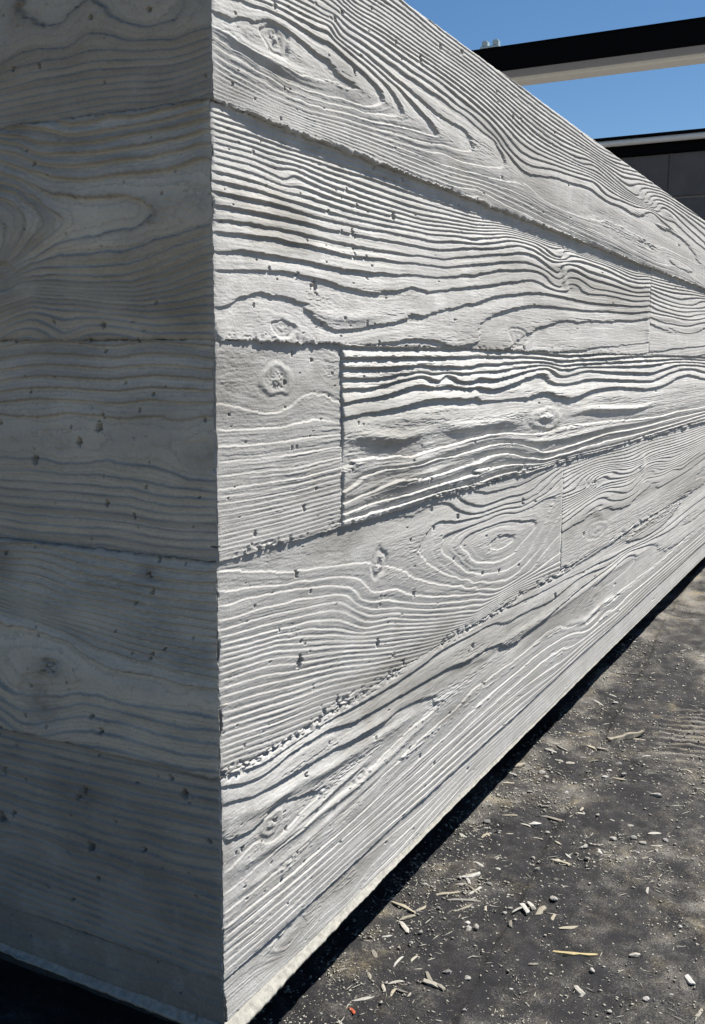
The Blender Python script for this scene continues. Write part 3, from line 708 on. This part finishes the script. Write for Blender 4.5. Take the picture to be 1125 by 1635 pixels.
OFFZ = [(ZB, .0008), (Z56-.0004, -.0014), (Z56+.0004, .0014), (Z45-.0004, -.0004), (Z45+.0004, .0002), (Z34-.0004, -.0010), (Z34+.0004, .0018), (Z23-.0004, -.0004), (Z23+.0004, .0022), (Z12-.0004, -.0016), (Z12+.0004, .0052), (ZT, .0012)]
def offF(z): return np.interp(z, [a for a, b in OFFZ], [b for a, b in OFFZ])
def board(key, face, u0, u1, z0, z1, off0, off1, amp=1.0, amax=.0026, k=.33, seed=1, extend=None, dv=None, rag0=.0009, rag1=.0009, crumb0=0, crumb1=0, mm_jump=.00095, soft=0, tint=.22, tone=1.0, bulge=None, upk=.35, lead=0):
    """One board imprint: a displaced sheet with folded edges. off0/off1: how proud it stands at its lower/upper edge."""
    if face == 'F':
        sa, sb = s_of(u0), s_of(min(u1, 2.55)); ss = np.linspace(sa, sb, max(8, int((sb-sa)/.00072))); uu = u_of(ss)
    else:
        uu = np.arange(u0, min(u1, .275), .0011); ss = uu
    if u1 > uu[-1]+.002:
        e = []; p = uu[-1]; st = uu[-1]-uu[-2]
        while p < u1: st *= 1.12; p += st; e.append(min(p, u1))
        uu = np.r_[uu, e]; ss = s_of(uu) if face == 'F' else uu
    sw = 1.0
    dv = dv or (.00058 if face == 'F' else .0009)
    nv = int((z1-z0)/dv); vv = np.linspace(z0, z1, nv)
    cs = np.arange(ss[0]-.004, ss[-1]+.008, .0025); cv = np.arange(z0-.004, z1+.008, .0025)
    f = tps_phase(TRACES[key], sw, face)
    pc = f(*np.meshgrid(cs, cv))
    phi = cubic_matrix(vv, cv) @ pc @ cubic_matrix(ss, cs).T
    U, V = np.meshgrid(uu, vv); SS, _ = np.meshgrid(ss, vv)
    phi = phi + .11*fbm(SS*40, V*130, 3, seed) + .07*fbm(SS*260, V*420, 2, seed+20) + .035*fbm(SS*900, V*900, 1, seed+25)
    gv = np.gradient(phi, vv, axis=0); gu = np.gradient(phi, uu, axis=1)
    g = np.sqrt(gv**2+gu**2)+1e-6; d = 1/g
    a = np.minimum(k*d, amax)*amp*(.78 if face == 'F' else 1)
    a = a*(.55+1.0*(fbm(SS*18, V*34, 2, seed+4)+.5)*.9)
    t = phi-np.floor(phi)
    w = np.clip(mm_jump*g, .02, .5)
    fall = 1-np.clip(t/(1-w), 0, 1)**1.35
    rise = np.clip((t-(1-w))/w, 0, 1); rise = rise*rise*(3-2*rise)
    h = np.where(t < 1-w, fall, rise)
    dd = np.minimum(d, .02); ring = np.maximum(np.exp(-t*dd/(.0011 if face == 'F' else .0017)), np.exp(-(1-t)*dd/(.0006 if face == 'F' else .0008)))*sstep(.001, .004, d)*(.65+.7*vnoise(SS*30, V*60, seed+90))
    kfl = np.floor(phi)
    hv = np.modf(np.abs(np.sin(kfl*12.9898+seed*7.13)*43758.5453))[0]; hv2 = np.modf(np.abs(np.sin((kfl+1)*12.9898+seed*7.13)*43758.5453))[0]
    band = hv + (hv2-hv)*sstep(.55, 1, t)
    band = np.clip(band + .35*fbm(SS*14, V*60, 3, seed+95), 0, 1)
    up = np.clip(-gv/g, 0, 1); a = a*(1-upk*up)
    # finer sub-rings where the rings lie far apart
    p2 = phi*3+.5*fbm(SS*30, V*120, 2, seed+97); t2 = p2-np.floor(p2); w2 = np.clip(2.2*mm_jump*g*3, .08, .5)
    h2 = np.where(t2 < 1-w2, 1-t2/(1-w2), sstep(0, 1, (t2-1+w2)/w2))
    sub = np.minimum(.07*d/3, .00030)*sstep(.003, .008, d)*sstep(.045, .016, d)*sstep(-.25, .3, fbm(SS*12, V*25, 2, seed+98))
    if u0 == 0: a = a*((.22 if face == 'F' else .06)+(.78 if face == 'F' else .94)*sstep(0, .010, U)); sub = sub*sstep(0, .006, U)
    fib = vnoise(SS*34, phi*7, seed+101)+.6*vnoise(SS*80, phi*17, seed+102)
    H = a*(h-.4) + sub*(h2-.5) + np.minimum(.00034, .06*d)*fib*(.5+sstep(-.2, .3, fbm(SS*20, V*20, 2, seed+103)))
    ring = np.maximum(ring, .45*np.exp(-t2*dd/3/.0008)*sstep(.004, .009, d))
    lam = (V-z0)/(z1-z0)
    H = H + (off0 + (off1-off0)*lam)*((.35+.65*sstep(0, .07, U)) if face == 'F' and u0 == 0 else 1) + (.0022 if face == 'L' else 0)
    H = H + .0008*fbm(SS*22, V*30, 2, seed+7) + .00013*fbm(SS*900, V*700, 2, seed+8) + .00012*vnoise(SS*60, V*2500, seed+12)
    # patches where the paste stuck to the form and tore
    tear = sstep(.34, .55, fbm(SS*50, V*60, 3, seed+13)); H = H + tear*.0006*fbm(SS*700, V*700, 2, seed+14)
    ux = SS/.547 if face == 'F' else SS
    if face == 'F': aspect = (uu[None, :]+D0)/D0
    stain = np.zeros_like(H)
    for (ku, kv, ru, rv, am) in (KNOTS_F if face == 'F' else KNOTS_L):
        r = np.sqrt(((U-ku)/ru)**2+((V-kv)/rv)**2)
        if r.min() > 1.6: continue
        ang = np.arctan2((V-kv)/rv, (U-ku)/ru)
        r = r*(1+.09*np.sin(2*ang+ku*50)+.07*np.sin(3*ang+kv*70)+.05*np.sin(5*ang+ku*90)) + .18*fbm(U*140, V*140, 2, 71)
        b = sstep(1.25, .75, r)
        H = H*(1-.6*sstep(1.3, .9, r)) + am*.001*(b*(.55+.5*np.cos(r*7)) + b*1.3*fbm(U*420, V*420, 2, 77)*sstep(.75, .3, r))
        H = H - .0005*np.exp(-((r-1.0)/.16)**2)*(.6+.8*np.sin(ang+kv*40)**2)
        stain += .12*b*(.6+1.2*fbm(U*300, V*300, 2, 8))
    for (ku, kv, ru, rv, am) in (STAINS_F if face == 'F' else STAINS_L):
        r2 = ((U-ku)/ru)**2+((V-kv)/rv)**2
        stain += am*np.exp(-r2*1.6)*(1+.8*fbm(U*60, V*60, 3, 5))
    if face == 'L':
        ej = np.minimum(V-z0, z1-V); stain += .75*np.exp(-(ej/.0016)**2)*(.7+1.2*fbm(U*60, V*30, 2, 44)) + .22*np.exp(-(ej/.006)**2)*(.6+1.4*fbm(U*30, V*60, 2, 45))
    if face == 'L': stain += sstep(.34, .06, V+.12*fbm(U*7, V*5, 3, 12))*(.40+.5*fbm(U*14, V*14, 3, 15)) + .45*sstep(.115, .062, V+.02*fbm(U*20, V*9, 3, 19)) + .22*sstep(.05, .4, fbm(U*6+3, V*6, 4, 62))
    else: stain += .6*sstep(.0, .5, fbm(SS*13, V*17, 4, 63+seed)) + .2*sstep(.1, .5, fbm(SS*70, V*60, 3, 93+seed))
    for txt, sg, hh in (RIDGES if face == 'F' else []):
        q = np.array([[float(c_) for c_ in p.split(',')] for p in txt.split()])*1e-4
        if q[:, 1].max() < z0 or q[:, 1].min() > z1 or q[:, 0].max() < u0 or q[:, 0].min() > u1: continue
        X_ = SS*1.83; q[:, 0] = s_of(q[:, 0])*1.83; best = np.full(X_.shape, 9.0); par = np.zeros(X_.shape)
        ln = np.hypot(*np.diff(q, axis=0).T).sum(); acc = 0
        for p0, p1 in zip(q[:-1], q[1:]):
            dv_ = p1-p0; L_ = np.hypot(*dv_); tt = np.clip(((X_-p0[0])*dv_[0]+(V-p0[1])*dv_[1])/L_**2, 0, 1)
            dn = np.hypot(X_-p0[0]-tt*dv_[0], V-p0[1]-tt*dv_[1])
            par = np.where(dn < best, (acc+tt*L_)/ln, par); best = np.minimum(best, dn); acc += L_
        best = best*(1+.35*fbm(SS*60, V*60, 2, 88))
        H = H + hh*.001*np.exp(-(best/(sg*.001))**2)*np.sin(math.pi*np.clip(par*.94+.03, 0, 1))**.8*(1+.5*fbm(SS*70, V*50, 2, 89))
    if lead: H = H + lead*np.exp(-(U-u0)/.06)*(1+.6*vnoise(V*60, U*0, 5))
    if bulge:
        bz, bw, bh = bulge
        H = H + bh*np.exp(-((V-bz-.008*fbm(SS*14, V*0, 2, 3))/bw)**2)*(.75+.9*fbm(SS*16, V*0+2, 2, 4))
    # air holes
    P = parse3(PITS_F if face == 'F' else PITS_L)*np.array([1e-4, 1e-4, 1e-5])
    P = [(p[0], p[1], p[2]*1.12) for p in P if u0-.01 < p[0] < u1+.01 and z0-.01 < p[1] < z1+.01]
    R_ = np.random.RandomState(seed*13+3)
    vis = min(u1, 2.6 if face == 'F' else .275)
    ns = int(((s_of(vis)-s_of(u0))*2.0 if face == 'F' else vis-u0)*(z1-z0)*(800 if face == 'F' else 450))
    for q in range(ns):
        su = R_.uniform(s_of(u0), s_of(vis)) if face == 'F' else 0
        P.append((u_of(su) if face == 'F' else R_.uniform(u0, vis), R_.uniform(z0, z1), (.0005+.0018*R_.rand()**7)))
    for (pu, pv, pr) in P:
        pr = max(pr*1.15, .0007)
        el = pr*(.75 if face == 'F' else .85)
        fs = 1.0
        if face == 'F': fs = max(1.0, .55*(pu+D0)/D0)
        j0, j1 = np.searchsorted(uu, [pu-3*el*fs, pu+3*el*fs]); i0, i1 = np.searchsorted(vv, [pv-3*pr, pv+3*pr])
        if j1-j0 < 1 or i1-i0 < 1: continue
        uu_, vv_ = np.meshgrid(uu[j0:j1], vv[i0:i1])
        rr_ = np.sqrt(((uu_-pu)/(el*fs))**2+((vv_-pv)/(pr*1.1))**2)*(1+.9*vnoise(uu_*600+pu*999, vv_*600, 6))
        H[i0:i1, j0:j1] -= (pr*3.0+.0110)*sstep(1.08, .9, rr_)
    # crumbled joints
    for edge, cr in ((V-z0, crumb0), (z1-V, crumb1)):
        if not cr: continue
        cb = sstep(.010, .001, edge)
        n_ = fbm(U*170/np.maximum(1, .6*(U+D0)/D0), V*240, 2, seed+33)
        band_ = cb*sstep(-.15, .25, fbm(U*9, U*0+seed, 2, seed+35)); H -= cr*band_*.006*sstep(.05, .3, n_); H += cr*band_*.0012*sstep(.1, .35, fbm(U*300, V*300, 2, seed+34))
    # arris: worn and broken
    e0 = V-z0; e1 = z1-V
    for e, q in ((e0, 1), (e1, 2)):
        H -= .0004*sstep(.0016, 0, e)*(1+1.6*vnoise(U*90, V*0, seed+40+q))
    if u0 == 0: H -= (.0005 if face == 'F' else .0)*sstep(.0030, 0, U)*(1+2.5*vnoise(V*210, U*0, seed+50)+2*vnoise(V*70, U*0, seed+51))
    elif soft == 0: H -= .0010*sstep(.002, 0, U-u0)
    # ragged outline
    fade = 1/np.maximum(1, .5*(uu+D0)/D0) if face == 'F' else np.ones_like(uu)
    def rag(sd): return (vnoise(uu*95, uu*0, sd)*1.2 + vnoise(uu*330, uu*0, sd+1)*1.3 + np.maximum(0, vnoise(uu*210, uu*0, sd+2)-.2)*5)
    VV = V + sstep(.006, 0, e1)*(rag1*rag(seed+60))[None, :] - sstep(.006, 0, e0)*(rag0*rag(seed+70))[None, :]
    UU = U.copy()
    if u0 == 0:
        j = (vnoise(vv*60, vv*0, seed+80)*.0012 + vnoise(vv*190, vv*0, seed+81)*.0010 + vnoise(vv*520, vv*0, seed+84)*.0009 - np.maximum(0, vnoise(vv*45, vv*0, seed+85)-.26)*.024 + np.maximum(0, vnoise(vv*230, vv*0, seed+83)-.26)*.008)
        UU = UU - sstep(.005, 0, U)*(j*(1 if face == 'F' else .25))[:, None]
        if face == 'F': UU = UU - sstep(.012, 0, U)*.0024
        if face == 'L': UU = UU - sstep(.03, 0, U)*(.35*offF(vv)+.0005+.0022*np.maximum(0, fbm(vv*110, vv*0, 3, seed+86)))[:, None]
    else:
        UU = UU + sstep(.004, 0, U-u0)*(vnoise(vv*200, vv*0, seed+82)*.0008)[:, None]
    nr, nc = U.shape
    def place(u, v, hh): return np.stack([u, -hh, v], -1) if face == 'F' else np.stack([-hh, u, v], -1)
    Vt = place(UU, VV, H).reshape(-1, 3)
    F = grid_faces(nr, nc)
    if face == 'L': F = F[:, ::-1]
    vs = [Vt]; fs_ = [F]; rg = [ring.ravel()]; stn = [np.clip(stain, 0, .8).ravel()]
    idx = np.arange(nr*nc).reshape(nr, nc); n0 = nr*nc
    loop = np.r_[idx[0, :], idx[1:, -1], idx[-1, -2::-1], idx[-2:0:-1, 0]]
    bk = Vt[loop].copy(); bk[:, 1 if face == 'F' else 0] = .014
    if u0 == 0:
        e_ = np.isin(loop, idx[:, 0])
        if face == 'F': bk[e_, 0] = .010
        else: bk[e_, 1] = .010
    vs.append(bk); m = len(loop); a_ = loop; b_ = np.roll(loop, -1); c_ = n0+np.arange(m); d_ = np.roll(c_, -1)
    sk = np.stack([a_, c_, d_, b_], 1)
    if face == 'L': sk = sk[:, ::-1]
    fs_.append(sk); rg.append(np.zeros(m)); stn.append(np.zeros(m))
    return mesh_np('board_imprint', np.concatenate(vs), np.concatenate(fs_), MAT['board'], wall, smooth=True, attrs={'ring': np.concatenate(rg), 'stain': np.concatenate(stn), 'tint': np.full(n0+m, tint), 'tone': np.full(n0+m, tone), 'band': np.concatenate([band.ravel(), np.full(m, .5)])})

XE = 5.5
U3, U4, U2, U1 = .2125, 1.005, 1.621, 1.693
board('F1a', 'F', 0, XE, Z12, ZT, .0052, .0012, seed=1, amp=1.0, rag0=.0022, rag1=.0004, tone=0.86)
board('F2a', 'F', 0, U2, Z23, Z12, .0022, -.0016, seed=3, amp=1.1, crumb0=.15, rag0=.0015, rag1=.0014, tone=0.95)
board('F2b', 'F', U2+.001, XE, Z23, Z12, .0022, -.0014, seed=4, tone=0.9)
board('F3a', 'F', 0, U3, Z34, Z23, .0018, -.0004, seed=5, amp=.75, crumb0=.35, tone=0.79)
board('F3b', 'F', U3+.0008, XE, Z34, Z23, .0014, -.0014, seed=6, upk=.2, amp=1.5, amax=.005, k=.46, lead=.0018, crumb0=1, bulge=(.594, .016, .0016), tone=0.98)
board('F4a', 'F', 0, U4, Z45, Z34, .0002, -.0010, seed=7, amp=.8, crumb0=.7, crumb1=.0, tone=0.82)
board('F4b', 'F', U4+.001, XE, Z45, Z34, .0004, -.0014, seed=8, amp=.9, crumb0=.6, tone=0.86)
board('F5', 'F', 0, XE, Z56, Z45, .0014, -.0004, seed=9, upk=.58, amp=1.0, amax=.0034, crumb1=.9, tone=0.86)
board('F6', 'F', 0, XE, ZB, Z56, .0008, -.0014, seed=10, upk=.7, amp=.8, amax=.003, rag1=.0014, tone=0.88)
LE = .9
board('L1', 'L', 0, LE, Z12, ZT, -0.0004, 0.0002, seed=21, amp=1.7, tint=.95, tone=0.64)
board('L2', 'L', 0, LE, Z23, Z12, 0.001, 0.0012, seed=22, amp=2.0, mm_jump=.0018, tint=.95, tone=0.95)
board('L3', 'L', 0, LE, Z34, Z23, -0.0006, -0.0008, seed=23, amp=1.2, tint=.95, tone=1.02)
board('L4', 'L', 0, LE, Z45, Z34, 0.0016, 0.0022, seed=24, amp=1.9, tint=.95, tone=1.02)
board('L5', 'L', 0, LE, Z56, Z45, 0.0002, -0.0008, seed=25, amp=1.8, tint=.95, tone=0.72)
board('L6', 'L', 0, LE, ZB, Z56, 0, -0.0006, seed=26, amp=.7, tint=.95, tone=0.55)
bm_obj('core', box_bm(.010, XE+.02, .010, LE+.02, ZB-.004, ZT-.006), MAT['core'], wall)
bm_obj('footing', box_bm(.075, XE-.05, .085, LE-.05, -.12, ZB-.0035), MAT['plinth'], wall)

# ragged lip of set grout along the foot
def lip(face, length, out0, out1, seed):
    uu = [-.0]; st = .0014
    while uu[-1] < length: uu.append(uu[-1]+st); st = st*1.006 if face == 'F' else .0025
    uu = np.array(uu); n = len(uu)
    rg_ = vnoise(uu*70, uu*0, seed)*.0022 + vnoise(uu*240, uu*0, seed+1)*.0014 + vnoise(uu*600, uu*0, seed+2)*.0007
    sc_ = .35+.65*np.exp(-uu/.35); o = out1+(out0-out1)*np.exp(-uu/.35)+rg_*sc_
    prof = []
    zt = ZB+.0015+.0010*vnoise(uu*50, uu*0, seed+3)
    prof.append((np.full(n, -.012), zt+.001)); prof.append((o*.12, zt-.0005+.0008*vnoise(uu*300, uu*0, seed+4)))
    for q in (.3, .5, .7, .88):
        prof.append((o*q, zt-.0020-.007*q*sc_+.0011*vnoise(uu*180, uu*0+q*9, seed+5)+.0007*vnoise(uu*500, uu*0+q*19, seed+6)))
    prof.append((o, zt-.0095*sc_+.0010*vnoise(uu*160, uu*0, seed+8))); prof.append((o*.96, zt-.0125*sc_)); prof.append((np.full(n, -.03), zt-.0125*sc_-.0005))
    prof.append((np.full(n, -.03), zt+.001))
    ring_ = [np.stack([uu-(.004 if face == 'F' else 0), -a, b], 1) if face == 'F' else np.stack([-a, uu+.002, b], 1) for a, b in prof]
    V = np.stack(ring_, 0); k = len(prof)
    F = grid_faces(k, n)
    caps = []
    return mesh_np('base_lip', V.reshape(-1, 3), F if face == 'F' else F[:, ::-1], MAT['lip'], wall, smooth=False)
lip('F', XE, .0105, .0018, 3)
lip('L', LE, .0070, .0070, 9)

# ------------------------------------------------------------------ beam across the yard
BX, BY0, BY1, BZ = 6.0, -4.0, 2.16, 2.545
beam = thing('roof_beam', 'black steel beam with grey and cream underside against the blue sky', 'beam', (BX, BY1, BZ))
def part(name, x0, x1, y0, y1, z0, z1, mat, root, bev=.003):
    l = root.location; return bm_obj(name, box_bm(x0-l.x, x1-l.x, y0-l.y, y1-l.y, z0-l.z, z1-l.z, bev), mat, root)
part('face_plate', BX, BX+.03, BY0, 3.4, BZ, BZ+.14, MAT['black'], beam)
part('top_flange', BX-.004, BX+.36, BY0, 3.4, BZ+.1405, BZ+.152, MAT['black'], beam)
part('soffit', BX+.03, BX+.215, BY0, 3.4, BZ+.004, BZ+.10, MAT['grey'], beam)
for k in range(2):
    part('timber_batten', BX+.217+k*.082, BX+.295+k*.082, BY0, 3.4, BZ-.020+.004*k, BZ+.10, MAT['cream'], beam, .004)
for yy in (3.3, -3.9):
    pst = part('post', BX+.05, BX+.2, yy-.075, yy+.075, -.05, BZ+.01, MAT['black'], beam)
br = thing('bracket', 'small galvanised bracket on top of the black beam', 'bracket', (BX+.06, 2.06, BZ+.152))
part('plate', BX+.0, BX+.12, 1.99, 2.12, BZ+.1515, BZ+.166, MAT['zinc'], br, .002)
for yy in (2.02, 2.095):
    part('lug', BX+.01, BX+.06, yy-.022, yy+.018, BZ+.165, BZ+.205, MAT['zinc'], br, .006)

# ------------------------------------------------------------------ block wall behind
FX = 9.0; FT = 2.495
fw = thing('block_wall', 'dark grey block wall with white gutter trim behind the yard', 'wall', (FX, 1.45, 0))
part('backing', FX+.012, FX+.2, -5.5, 9.0, -.1, FT, MAT['mortar'], fw, .0)
BW, BH, G = .80, .372, .022
me0 = None
for r in range(7):
    z1 = FT-.004 - r*(BH+G)
    z0 = z1-BH
    if r == 6: break
    for q in range(-8, 9):
        yc = 1.452+G/2+ (q+.5)*(BW+G)-G/2 + (.41 if r % 2 else 0)
        if me0 is None:
            b = bm_obj('block', box_bm(-.02, .03, -BW/2, BW/2, -BH/2, BH/2, .006), MAT['block'], fw); me0 = b.data
        else:
            b = bpy.data.objects.new('block', me0); COL.objects.link(b); b.parent = fw
        b.location = (random.uniform(-.002, .002), yc-1.45, (z0+z1)/2)
part('gutter_shadow', FX-.06, FX+.2, -5.5, 9.0, FT, FT+.082, MAT['black'], fw)  # black strip standing in for the shadow under the gutter
# rounded white gutter
bm = bmesh.new(); pr = []
for k in range(9):
    a = math.radians(-100+k*25); pr.append((-.115-.030*math.cos(a)*1.0, FT+.108+.028*math.sin(a)))
rows = [[bm.verts.new((x, y-1.45, z)) for x, z in pr] for y in (-5.5, 9.0)]
for k in range(8): bm.faces.new((rows[0][k], rows[1][k], rows[1][k+1], rows[0][k+1]))
bm.faces.new(rows[0]); bm.faces.new(rows[1][::-1]); bm.faces.new((rows[0][8], rows[1][8], rows[1][0], rows[0][0]))
bm_obj('gutter', bm, MAT['white'], fw, False)
part('roof_edge', FX-.155, FX+.25, -5.5, 9.0, FT+.138, FT+.158, MAT['black'], fw)
part('gutter_back', FX-.112, FX+.2, -5.5, 9.0, FT+.0825, FT+.1375, MAT['black'], fw)

# ------------------------------------------------------------------ loose debris
def shard(L, w, t, seed, taper=.35, bend=.08, nseg=5):
    R = random.Random(seed); bm = bmesh.new(); rings = []
    for i in range(nseg+1):
        f = i/nseg; x = (f-.5)*L; s = (1-taper*abs(2*f-1)**2.5)*R.uniform(.78, 1.18)
        yo = bend*L*math.sin(f*math.pi)*(1 if seed % 2 else -1) + R.uniform(-.04, .04)*w
        ring = []
        for (a, b) in ((-.5, -.3), (-.42, .45), (.08, .6), (.5, .2), (.4, -.45)):
            ring.append(bm.verts.new((x+R.uniform(-.3, .3)*L/nseg*(1.6 if i in (0, nseg) else .8), yo+a*w*s*R.uniform(.8, 1.15), b*t*s*R.uniform(.75, 1.15)+t*.45)))
        rings.append(ring)
    for a, b in zip(rings[:-1], rings[1:]):
        for k in range(5): bm.faces.new((a[k], b[k], b[(k+1) % 5], a[(k+1) % 5]))
    bm.faces.new(rings[0]); bm.faces.new(rings[-1][::-1])
    bmesh.ops.recalc_face_normals(bm, faces=list(bm.faces)); return bm
def pebble(a, b, c, seed, sub=2):
    R = random.Random(seed); bm = bmesh.new(); bmesh.ops.create_icosphere(bm, subdivisions=sub, radius=.5)
    off = [Vector((R.gauss(0, 1), R.gauss(0, 1), R.gauss(0, 1))).normalized() for _ in range(7)]
    for v in bm.verts:
        n = v.co.normalized(); k = 1.0
        for j, q in enumerate(off):
            dt = n.dot(q); lim = .50+.06*j
            if dt > lim: k = min(k, lim/dt*1.0)
        v.co = Vector((n.x*a*.5*k*1.1, n.y*b*.5*k*1.1, n.z*c*.5*k+c*.42))
    return bm
KIND = dict(
    stick=('wood_stick', 'wood stick', 'sticks on the black sheet'), reed=('straw_stem', 'stem', None),
    chip=('wood_chip', 'wood chip', 'pale wood chips scattered on the black ground sheet'),
    peb=('pebble', 'pebble', 'small pale stones scattered on the black ground sheet'),
    pill=('pebble', 'pebble', None), tri=('stone_chip', 'stone chip', 'flat angular stone chips on the black ground sheet'), red=('plastic_scrap', 'plastic scrap', None))
def lay(o, x, y, rz, sink=None):
    sink = random.uniform(-.0012, .0010) if sink is None else sink
    gz = float(g_h(x, y)); e = .006
    nx = -(float(g_h(x+e, y))-float(g_h(x-e, y)))/(2*e); ny = -(float(g_h(x, y+e))-float(g_h(x, y-e)))/(2*e)
    q = Vector((0, 0, 1)).rotation_difference(Vector((nx, ny, 1)).normalized()).to_matrix() @ Matrix.Rotation(rz, 3, 'Z')
    o.matrix_world = Matrix.Translation((x, y, gz-sink)) @ q.to_4x4()
stick_n = 0
for i, (k, x, y, L, w, an) in enumerate(DEBRIS):
    L = min(L, .1); rz = math.radians(an)
    nm, cat, grp = KIND[k]
    if k in ('peb', 'pill'):
        L = min(L, .02); bm = pebble(L, max(w, L*.55), max(.45*L, w*.6), 100+i) if k == 'peb' else pebble(L*1.1, L*.5, L*.48, 9)
        o = bm_obj(nm, bm, MAT['stone'], smooth=False)
        lab = 'small pale stone lying loose on the black ground sheet' if k == 'peb' else 'smooth rounded capsule-shaped pale pebble lying on the black ground sheet'
    elif k == 'tri':
        bm = shard(L*.9, L*.8, .004, 500+i, .9, 0, 3); o = bm_obj(nm, bm, MAT['stone']); lab = 'flat angular pale stone chip lying on the black ground sheet'
    elif k == 'reed':
        o = bm_obj(nm, shard(L*1.02, w*1.05, w*.7, 40, .2, .04, 6), MAT['reed']); lab = 'yellowish dry straw stem lying on the black ground sheet'
    elif k == 'red':
        o = bm_obj(nm, shard(L*.8, w*.8, .003, 41, .5, .1, 4), MAT['red']); lab = 'small orange-red scrap lying on the black ground sheet'
    elif k == 'stick':
        stick_n += 1
        L = .075 if stick_n == 1 else .028
        o = bm_obj(nm, shard(L, w*1.25, w*1.1, 60+stick_n, .15, .03, 7), MAT['chip'])
        lab = 'longest pale wood stick lying among the chips on the black sheet' if stick_n == 1 else 'short pale wood sliver lying against the longest stick'; grp = None
        if stick_n == 1: rz = math.radians(-38)
    else:
        o = bm_obj(nm, shard(min(L, .045)*random.uniform(.8, 1.05), w*random.uniform(.9, 1.35), w*.42, 200+i, random.choice((.15, .3, .6)), random.uniform(.0, .07), 4), MAT['chip']); lab = 'pale splintered wood chip lying on the black ground sheet'
    tag(o, lab, cat, grp)
    lay(o, x, y, rz)
# further small chips and stones, nearer the wall and along the drifts
R = random.Random(23)
protos = [bm_obj('wood_chip', shard(.011+.003*j, .0034+.0006*j, .0018, 700+j, .5, .06, 4), MAT['chip']) for j in range(4)]
pp = [bm_obj('pebble', pebble(.0075, .006, .0045, 800+j, 1), MAT['stone']) for j in range(4)]
made = 0; first = set()
while made < 150:
    s = R.uniform(.05, .33); x = float(u_of(s)); y = R.uniform(-.36, .0)
    if y < -.05-.32*x*.9-.05: continue
    dens = float(fbm(np.array(x*6.5), np.array(y*6.5), 3, 51))
    if R.random() > .25+max(0, dens)*2 + (.5 if y > -.06 else 0): continue
    src = R.choice(protos if R.random() < .55 else pp)
    if src.name in first: o = src.copy(); COL.objects.link(o)
    else: o = src; first.add(src.name)
    if src in protos: tag(o, 'tiny pale wood splinter lying on the black ground sheet', 'wood chip', 'tiny wood splinters on the black sheet')
    else: tag(o, 'tiny grey stone crumb lying on the black ground sheet', 'pebble', 'tiny stone crumbs on the black sheet')
    lay(o, x, y, R.uniform(0, 6.28)); f = R.uniform(.6, 1.15); o.scale = (f, f, f); made += 1
for q in protos+pp:
    if q.name not in first: bpy.data.objects.remove(q)
# grit and fibres: uncountable
n = 26000
s = rng.uniform(.03, .345, n*3); x = u_of(s); y = rng.uniform(-.42, .05, n*3)
keep = rng.rand(n*3) < .18+1.5*np.clip(fbm(x*6.5, y*6.5, 3, 51), 0, 1)+.5*np.exp(-((y-.01)/.03)**2)
x = x[keep][:n]; y = y[keep][:n]; n = len(x); z = g_h(x, y)
r = (.0004+.0016*rng.rand(n)**4)*(1+.5*x)
ax = rng.uniform(0, 6.28, n); el = np.where(rng.rand(n) < .25, rng.uniform(3, 9, n), rng.uniform(1, 1.7, n))
el = np.where(el > 3, el*.8, el); thin = np.where(el > 2, .45, 1.0)
base = np.array([(1, 0, .15), (-.5, .8, .1), (-.5, -.8, .1), (.05, .05, 1.1), (-.9, .0, .5)])
vx = base[None, :, 0]*(r*el)[:, None]; vy = base[None, :, 1]*(r*thin)[:, None]; vz = base[None, :, 2]*(r*thin)[:, None]
V = np.stack([x[:, None]+vx*np.cos(ax)[:, None]-vy*np.sin(ax)[:, None], y[:, None]+vx*np.sin(ax)[:, None]+vy*np.cos(ax)[:, None], z[:, None]+vz+.0004], -1)
F = np.array([(0, 1, 3), (1, 4, 3), (4, 2, 3), (2, 0, 3), (1, 2, 4), (0, 2, 1)])
grit = mesh_np('grit', V.reshape(-1, 3), (F[None]+np.arange(n)[:, None, None]*5).reshape(-1, 3), MAT['grit'])
grit['kind'] = 'stuff'; grit['label'] = 'pale grit and fibre crumbs scattered over the black ground sheet'; grit['category'] = 'grit'
